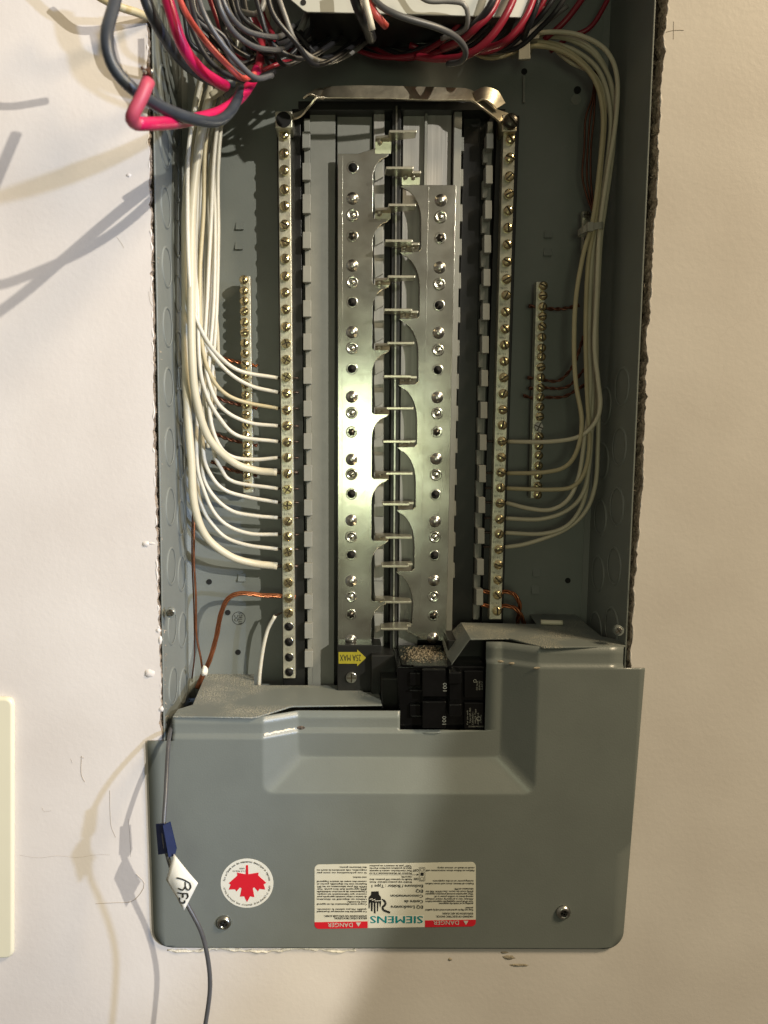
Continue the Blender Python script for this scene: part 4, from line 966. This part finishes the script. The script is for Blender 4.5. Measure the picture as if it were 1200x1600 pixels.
# hand pictogram
fillpx([(430, 270), (478, 268), (482, 292), (494, 306), (496, 345), (490, 380), (483, 345), (478, 348), (474, 405), (468, 400), (467, 345), (458, 345), (458, 418), (448, 415), (446, 345), (440, 345), (438, 405), (428, 400), (426, 345), (420, 345), (418, 385), (412, 380), (412, 310), (428, 292)])
sn = [(500, 322), (512, 328), (525, 345), (520, 362), (505, 375), (512, 395), (530, 402), (555, 412)]
sp = catmull([Vector((a, b, 0)) for a, b in sn], 6)
for i in range(len(sp) - 1):
    d_ = (sp[i + 1] - sp[i]).normalized(); nn = Vector((-d_.y, d_.x, 0)) * (7 if i > 1 else 4)
    fillpx([(sp[i] + nn)[:2], (sp[i + 1] + nn)[:2], (sp[i + 1] - nn)[:2], (sp[i] - nn)[:2]])
q.build('label_print', M['ink'], wl_)
q = MB(); TY2 = TY - .0001
sp = [(418, 322), (438, 318), (434, 330), (456, 322), (452, 334), (500, 330)]
for (a, b), (c_, d_) in zip(sp, sp[1:]): q.add([P(*lp(x, y), TY2) for x, y in ((a, b - 2), (c_, d_ - 2), (c_, d_ + 2), (a, b + 2))], [[0, 1, 2, 3]])
q.build('spark_print', M['paper'], wl_)

# ================================================================== BREAKER
br_ = thing('circuit_breaker', 'black two pole 100 amp circuit breaker in the cover cut-out, debris on top', 'circuit breaker', P(690, 1140, .03))
YB = .017
zt0 = P(690, 1040, YB).z
fr = [P(620, 1041, YB), P(759, 1041, YB), P(759, 1150, YB), P(626, 1150, YB)]
MB().add(*prism(fr, [Vector((v.x, .068, v.z)) for v in fr])).build('case', M['blackgloss'], br_, bev=.0012)
# top with debris
tp = [H(x, y, zt0 + .0008) for x, y in ((628, 1039), (706, 1040), (700, 1008), (620, 1008))]
MB().add(*prism(tp, [v + Vector((0, 0, -.0006)) for v in tp])).build('case_top', M['blackgloss'], br_)
mb = MB()
for k in range(900):
    x = rnd.gauss(664, 17); y = rnd.gauss(1021, 6)
    if not (625 < x < 702 and 1009 < y < 1036): continue
    p = H(x, y, zt0 + .0009 + rnd.uniform(0, .001)); s = rnd.uniform(.0003, .0011)
    a = Vector([rnd.gauss(0, 1) for _ in range(3)]).normalized() * s; b = a.orthogonal().normalized() * s * .6; c = a.cross(b).normalized() * s * .4
    mb.add([p + a, p - a, p + b, p + c], [[0, 1, 2], [0, 1, 3], [0, 2, 3], [1, 2, 3]])
o = mb.build('debris', M['debris_bits'], br_); o['kind'] = 'stuff'
# raised faces, handles, pockets
def bb(x0, y0, x1, y1, Y0, Y1, m='blackgloss', name='face_step', bev=.0008): return MB().add(*slab(rect(x0, y0, x1, y1), Y0, Y1)).build(name, M[m], br_, bev=bev)
for (ya, yb_) in ((1046, 1089), (1096, 1138)):
    bb(660, ya, 697, yb_, .006, YB, name='pole_face')
    bb(725, ya + 2, 756, yb_ + 2, .013, YB, name='pole_face')
    bb(640, ya + 5, 658, ya + 26, .006, YB, name='terminal_pocket', m='plastic_blk') if False else bb(640, ya + 5, 658, ya + 26, .0135, YB, name='terminal_step')
    o = bb(701, ya + 4, 722, ya + 24, .003, YB, name='toggle_handle', bev=.0015)
bb(646, 1040.5, 700, 1044, .011, YB, name='top_ridge'); bb(640, 1078, 662, 1081, .012, YB, name='terminal_step'); bb(642, 1118, 660, 1121, .012, YB, name='terminal_step')
bb(702, 1062, 721, 1112, .009, YB, name='handle_tie', bev=.0006)
q = MB()
text(q, '100', 692, 13, 1080, 6, .0057, vert=True); text(q, '100', 691, 13, 1132, 6, .0057, vert=True)
q.build('rating_print', M['dimprint'], br_)
q = MB()
for i in range(6): text(q, ['For use with', 'Type QP, BQ', '120/240V~', 'HACR Type', 'AWG 4-1/0', 'CU-AL'][i], 729 + i * 4.2, [22, 24, 20, 22, 18, 14][i], 1132 - (i % 2) * 2, 2.4, .0127, vert=True)
for i in range(3): text(q, ['10 kA', 'ISSUE', '240V'][i], 744 + i * 4, 14, 1078, 2.4, .0127, vert=True)
text(q, 'MADE IN MEXICO', 732, 755, 1134, 2.2, .0127); 
for (cx_, cy_, r_) in ((748, 1123, 3.6), (742, 1064, 2.6)):
    for i in range(16):
        a0, a1 = 2 * math.pi * i / 16, 2 * math.pi * (i + 1) / 16
        q.add([P(cx_ + rr_ * math.cos(a), cy_ + rr_ * math.sin(a), .0127) for rr_, a in ((r_, a0), (r_, a1), (r_ * .72, a1), (r_ * .72, a0))], [[0, 1, 2, 3]])
q.build('case_print', M['dimprint'], br_)

# little wire stub on the right shelf
a, b = H(845, 972, ZR + .0030), H(879, 973, ZR + .0030)
o = MB().add(*tube([a.lerp(b, t / 6) for t in range(7)], .0022, 12)).build('wire_offcut', M['ivory'], smooth=True); tag(o, 'short pale offcut of wire insulation lying on the right shelf of the cover', 'wire offcut')

# ================================================================== TAGGED GREY WIRE, lower left
t = thing('tagged_wire', 'loose grey wire at lower left with a blue tape and a white tape tag', 'wire', P(258, 1290, -.03))
MB().add(*tube(catmull(pts3([(272, 1118, .03), (265, 1148, -.008), (262, 1180, -.024), (259, 1240, -.044), (256, 1300, -.056), (264, 1345, -.062), (280, 1385, -.068), (292, 1412, -.072), (314, 1455, -.074), (325, 1500, -.072), (328, 1545, -.070), (321, 1600, -.068), (310, 1660, -.066)])), .0017, 10)).build('insulation', M['greyw'], t, smooth=True)
def foldtape(pts, m, name, th=.0012):
    fr = [P(x, y, Y) for x, y, Y in pts]; return MB().add(*prism(fr, [v + Vector((0, th, 0)) for v in fr])).build(name, M[m], t, bev=.0004)
foldtape([(243, 1288, -.051), (256, 1287, -.0575), (261, 1334, -.064), (247, 1336, -.056)], 'bluetape', 'blue_tape')
foldtape([(254, 1290, -.0590), (266, 1284, -.056), (276, 1326, -.062), (273, 1338, -.064), (263, 1340, -.067)], 'bluetape', 'blue_tape')
N = 8; vs = []
c0 = [(272, 1334, -.066), (260, 1374, -.072), (287, 1425, -.080), (310, 1378, -.075)]
A = [Vector(P(*q_)) for q_ in c0]
for i in range(N + 1):
    for j in range(N + 1):
        u, v = i / N, j / N
        p = (A[0] * (1 - u) + A[1] * u) * (1 - v) + (A[3] * (1 - u) + A[2] * u) * v
        p.y += -.0030 * math.sin(math.pi * u) * math.sin(math.pi * v) - .0015 * math.sin(3 * u + 2 * v); vs.append(p)
fs = [[i * (N + 1) + j, i * (N + 1) + j + 1, (i + 1) * (N + 1) + j + 1, (i + 1) * (N + 1) + j] for i in range(N) for j in range(N)]
mk('white_tape', vs, fs, M['whitetape'], t, smooth=True, solid=.0008)
q = MB()
from mathutils.bvhtree import BVHTree
bv = BVHTree.FromPolygons(vs, fs)
def sp_(pts, r=.00060):
    out_ = []
    for p in catmull([Vector((287 + (x - 288) * .86, 1371 + (y - 1375) * .90, 0)) for x, y in pts], 1.0):
        h_ = bv.ray_cast(CP, ray(p.x, p.y).normalized())
        if h_[0] is not None: out_.append(h_[0] + Vector((0, -.0006, 0)))
    if len(out_) > 2: q.add(*tube(out_, r, 5))
sp_([(276, 1375), (287, 1378), (299, 1384)]); sp_([(299, 1384), (301, 1391), (297, 1396), (292, 1392), (291, 1382)]); sp_([(291, 1391), (286, 1396), (279, 1393)])
sp_([(278, 1401), (286, 1402), (295, 1402)]); sp_([(295, 1402), (296, 1408), (293, 1411)]); sp_([(287, 1402), (287, 1405), (287, 1409)], .0006); sp_([(278, 1401), (277, 1407)])
sp_([(290, 1414), (290, 1418), (284, 1418), (281, 1414), (281, 1409)])
q.build('handwriting', M['ink'], t)

# ================================================================== SWITCH PLATE at the left edge
t = thing('switch_plate', 'cream plastic wall plate cut off by the left edge of the picture', 'wall plate', P(-60, 1300, 0))
pl = rr(-170, 1092, 19, 1498, 12)
fr = [P(x, y, -.005) for x, y in pl]; cc = sum((Vector(v) for v in fr), Vector()) / len(fr)
bk = [Vector((cc.x + (v.x - cc.x) * 1.02, -.0002, cc.z + (v.z - cc.z) * 1.012)) for v in fr]
MB().add(*prism(fr, bk)).build('plate', M['ivory'], t, bev=.002, seg=4)

# ================================================================== TOP: device plate and tangle
t = thing('upper_cover', 'pale grey metal plate with wires hanging over it at the top of the box', 'cover plate', P(650, 0, -.005))
out = [(430, -160), (440, -20), (455, 0), (474, 16), (480, 18.5), (640, 22), (812, 27), (819, 26), (829, 12), (845, -20), (850, -160)]
MB().add(*slab(out, .0, .0016)).build('plate', M['plate'], t, bev=.0004)
MB().add(*slab([(482, 10), (812, 16), (800, -160), (480, -160)], .002, .06)).build('housing', M['black'], t)
MB().add(*disc(P(474, 4, 0), .0021, -.0004, .0004, 14)).build('plate_hole', M['hole'], t)
# wires: (label, colour, radius, points)
T = [
 ('thick slate black cable looping out over the left wall', 'slate', .0042, [(190, -60, -.055), (180, 0, -.067), (167, 55, -.075), (178, 105, -.075), (215, 145, -.072), (262, 172, -.062), (310, 188, -.050), (340, 189, -.038), (362, 172, -.025), (378, 140, -.010)], 'heavy_cable'),
 ('second thick black cable dropping inside the left lip', 'slate', .0042, [(215, -50, -.03), (232, 10, -.03), (258, 60, -.022), (290, 100, -.01), (330, 125, .005), (365, 130, .015)], 'heavy_cable'),
 ('thick crimson cable bending into the bundle, still bright', 'pink', .0042, [(245, -60, -.035), (265, 10, -.035), (285, 70, -.030), (312, 108, -.022), (340, 128, -.014), (352, 134, -.006)], 'heavy_cable'),
 ('pale red wire beside the bright crimson cable', 'salmon', .0021, [(262, -50, -.04), (288, 15, -.04), (318, 60, -.04), (350, 96, -.036), (378, 122, -.03), (398, 116, -.02)], 'wire'),
 ('black wire in the tangle, leftmost of the dark strands', 'blk', .002, [(290, -40, -.03), (305, 30, -.034), (330, 80, -.032), (365, 108, -.026), (392, 124, -.02), (415, 120, -.012)], 'wire'),
 ('black wire in the tangle crossing under the pale red one', 'blk', .002, [(275, -40, -.01), (300, 45, -.012), (330, 98, -.01), (372, 124, -.006), (402, 122, 0), (430, 112, .01)], 'wire'),
 ('grey wire in the tangle with a bare end by the crimson cable', 'greyw', .002, [(300, -40, -.045), (318, 20, -.046), (345, 66, -.042), (376, 102, -.036), (400, 122, -.03), (425, 118, -.02)], 'wire'),
 ('grey wire sweeping right at mid height of the tangle', 'greyw', .002, [(330, -40, -.04), (345, 15, -.04), (365, 50, -.034), (395, 72, -.025), (425, 78, -.012), (442, 77, 0)], 'wire'),
 ('grey wire sweeping right higher in the tangle', 'greyw', .002, [(338, -40, -.035), (352, 10, -.035), (378, 44, -.028), (412, 56, -.016), (440, 56, -.002), (458, 40, .01)], 'wire'),
 ('pale wire crossing the tangle near the top', 'palew', .002, [(352, 26, .01), (372, 18, .0), (398, 22, -.006), (412, 6, -.006), (404, -30, 0)], 'wire'),
 ('dark wire hugging the left of the device plate', 'blk', .002, [(350, -40, .0), (372, 30, .0), (410, 80, .005), (445, 76, .02), (470, 50, .03)], 'wire'),
 ('black wire crossing to the right under the plate', 'blk', .002, [(430, 98, .02), (455, 85, .025), (480, 55, .03), (492, 30, .035)], 'wire'),
 ('thin red wire hanging low across the tangle', 'red', .0016, [(390, 120, .01), (415, 108, .015), (440, 98, .02), (456, 92, .03)], 'wire'),
 ('red wire dropping behind the tangle', 'red', .0035, [(395, 30, .02), (408, 60, .02), (405, 100, .01), (395, 125, 0), (370, 155, -.02), (340, 175, -.034), (300, 188, -.045)], 'heavy_cable'),
 ('cream cable behind the tangle', 'white', .0036, [(418, 10, .03), (412, 50, .035), (398, 95, .04), (360, 130, .045), (330, 150, .048)], 'heavy_cable'),
 ('pale cable entering the bundle from the right', 'palew', .003, [(440, 30, .03), (420, 70, .036), (395, 108, .042), (350, 150, .05)], 'heavy_cable'),
 ('white wire running low from the tangle to the middle', 'cream', .0018, [(492, 62, .06), (520, 58, .055), (560, 52, .05), (600, 46, .05), (640, 52, .055)], 'wire'),
 ('pale wire behind the tangle, left of the hanging nut', 'palew', .0025, [(480, 20, .03), (470, 45, .035), (452, 70, .04), (430, 95, .05)], 'wire'),
 # centre
 ('grey wire looping down in front of the plate to the right', 'greyw', .0023, [(570, -30, -.02), (590, 5, -.022), (625, 25, -.022), (680, 42, -.018), (712, 58, -.012), (727, 78, -.004), (722, 95, .006), (700, 100, .02)], 'wire'),
 ('thin grey wire arching over the plate top', 'palew', .0018, [(640, -25, -.01), (665, 0, -.012), (700, 2, -.012), (724, 6, -.012), (731, 24, -.008), (725, 48, .004), (690, 60, .02)], 'wire'),
 ('black wire hanging over the middle of the plate', 'blk', .0042, [(545, -40, -.012), (556, 0, -.014), (566, 25, -.012), (575, 45, -.002), (580, 60, .012)], 'heavy_cable'),
 ('short white wire end hanging beside the red one', 'bwhite', .0023, [(566, -40, -.02), (571, 0, -.022), (577, 25, -.022), (582, 47, -.02)], 'wire'),
 ('short bright red wire end hanging over the plate', 'salmon', .0026, [(572, -40, -.018), (580, 8, -.02), (590, 26, -.02), (603, 41, -.016)], 'wire'),
 ('red wire swooping down right of the plate, uppermost', 'red', .0026, [(790, -40, .0), (770, 15, -.006), (742, 45, -.002), (722, 62, .01), (690, 76, .03)], 'wire'),
 ('red wire swooping down right of the plate, middle', 'red', .0028, [(815, -40, -.006), (795, 15, -.01), (765, 60, -.004), (730, 86, .008), (690, 92, .025), (650, 88, .04)], 'wire'),
 ('red wire swooping down right of the plate, lowest', 'red', .0024, [(845, -40, .0), (825, 20, -.002), (795, 60, .004), (765, 74, .018), (720, 84, .035)], 'wire'),
 ('far right red wire climbing past the upper right corner', 'red', .0024, [(935, -40, .05), (905, 5, .055), (880, 36, .06), (850, 62, .068)], 'wire'),
 ('dark red wire behind the white bend at upper right', 'red', .002, [(960, -20, .07), (925, 40, .075), (890, 58, .08), (860, 80, .08)], 'wire'),
 ('black wire between the red wires right of the plate', 'blk', .0026, [(780, -40, -.01), (768, 5, -.012), (740, 40, 0), (715, 56, .015)], 'wire'),
 ('brown black wire right of the red wires', 'blk', .0024, [(850, -40, .01), (838, 10, .012), (826, 40, .02), (818, 60, .035)], 'wire'),
 ('dark red wire crossing low under the plate', 'red', .0022, [(640, 70, .05), (670, 82, .05), (710, 92, .045), (740, 80, .04), (775, 60, .04)], 'wire'),
 ('white wire creeping along the back under the red wires', 'cream', .0018, [(740, 82, .06), (760, 90, .06), (785, 88, .06), (815, 76, .06)], 'wire'),
]
for lb, m_, r_, pts, nm in T:
    mn = min(p[2] for p in pts); k_ = 2.5 if 'slate black cable looping' in lb else 1.8 if mn < -.012 else 1
    r_ *= (.6 + mn * k_) / (.6 + mn)
    wire(lb, [(x, y, Y * k_ if Y < 0 else Y) for x, y, Y in pts], r_, m_, name=nm)
# extra dark wires crowding the top left, each with its own path
extra = ['leftmost', 'second from left', 'third from left', 'fourth from left', 'fifth from left', 'rightmost']
for i in range(6):
    x0 = 285 + i * 24
    wire(f'dark wire deep in the upper left tangle, {extra[i]} of six', [(x0 + 20, -40, .02 + i * .003), (x0 + 30 + rnd.uniform(-6, 6), 20, .02 + i * .004), (x0 + 50 + rnd.uniform(-6, 6), 60, .025), (380 + i * 9, 95 - i * 5, .04), (430 + i * 14, 88 - i * 9, .06)], .0021, ['blk', 'greyw', 'blk', 'blk', 'red', 'greyw'][i], 'dark wires in the upper left tangle')
for i in range(5):
    x0 = 600 + i * 34
    wire(f'dim wire in the shadow under the plate, {["leftmost", "second from left", "middle", "second from right", "rightmost"][i]} of five', [(x0 - 60, 10, .065), (x0 - 10, 48 + i * 3, .06), (x0 + 40, 66 + i * 4, .055), (x0 + 100, 62 - i * 4, .055), (x0 + 150, 10, .06)], .002, ['blk', 'red', 'blk', 'red', 'palew'][i], 'dim wires under the plate')
for i in range(16):
    x0 = 270 + i * 11; c_ = ['blk', 'blk', 'greyw', 'blk', 'red', 'blk', 'palew', 'blk'][i % 8]
    j1, j2 = rnd.uniform(-14, 14), rnd.uniform(-12, 12); d0 = rnd.uniform(-.02, .03)
    wire({'blk': 'black', 'greyw': 'dark grey', 'red': 'dull red', 'palew': 'pale grey'}[c_] + ' wire crossing in the upper left tangle', [(x0, -40, d0), (x0 + 12 + j1, 20, d0), (x0 + 42 + j2, 66 + j1, d0 + .008), (x0 + 80 + j1 * .6, 96 + j2 * .7, d0 + .022), (x0 + 130, 70 + j2 + j1, d0 + .045), (x0 + 165 + j2, 40 + j1, .07)], .0019, c_, 'crossing wires in the upper left tangle')
for i in range(10):
    x0 = 700 + i * 17; c_ = ['red', 'blk', 'red', 'blk', 'blk'][i % 5]; j1, j2 = rnd.uniform(-10, 10), rnd.uniform(-8, 8)
    wire({'blk': 'black', 'red': 'dull red'}[c_] + ' wire crossing in shadow to the right under the top plate', [(x0 + 50, -40, .02), (x0 + 30 + j1, 10, .02), (x0 - 5 + j2, 50 + j1, .03), (x0 - 50, 78 + j2, .045), (x0 - 110, 84 + j1, .06), (x0 - 160, 70, .07)], .0020, c_, 'crossing wires right of the plate')
# crimson cable end sticking out at left with bare strands
t = thing('heavy_cable', 'cut crimson cable end with bare strands sticking out over the left wall', 'cable', P(235, 130, -.07))
MB().add(*tube(catmull(pts3([(232, 126, -.195), (222, 150, -.197), (209, 176, -.197), (206, 186, -.195), (213, 193, -.190), (226, 193.5, -.184)])), .0034, 14)).build('faded_jacket', M['pinkdull'], t, smooth=True)
MB().add(*tube(catmull(pts3([(213, 193, -.190), (226, 193.5, -.184), (250, 193, -.165), (275, 191, -.135), (305, 186, -.098), (345, 174, -.062), (375, 153, -.035), (392, 130, -.012), (402, 108, .01)])), .0034, 14, taper=lambda t: 1 + t * .1)).build('jacket', M['pink'], t, smooth=True)
for k in range(9):
    a = 2 * math.pi * k / 9; x, y = 233 + 5 * math.cos(a), 126 + 2.4 * math.sin(a)
    MB().add(*tube(catmull(pts3([(x, y, -.195), (x - 2 + rnd.uniform(-3, 3), y - 8, -.197), (x - 5 + rnd.uniform(-5, 5), y - rnd.uniform(12, 22), -.198 + rnd.uniform(-.003, .003))])),   .0007, 6)).build('strand', M['copper_dark' if k % 3 else 'steel'], t, smooth=True)
# out of focus pale cable at the very top left
wire('pale cable in the extreme upper left crossing the wall', [(110, -40, -.03), (150, -8, -.03), (185, 10, -.02), (215, 20, -.01), (238, 30, .0)], .0028, 'cream', name='heavy_cable')
wire('dark loop of grey wire just above the upper left corner', [(190, -30, -.1), (120, 40 - 60, -.1), (60, -30, -.1)], .0025, 'greyw', name='wire')
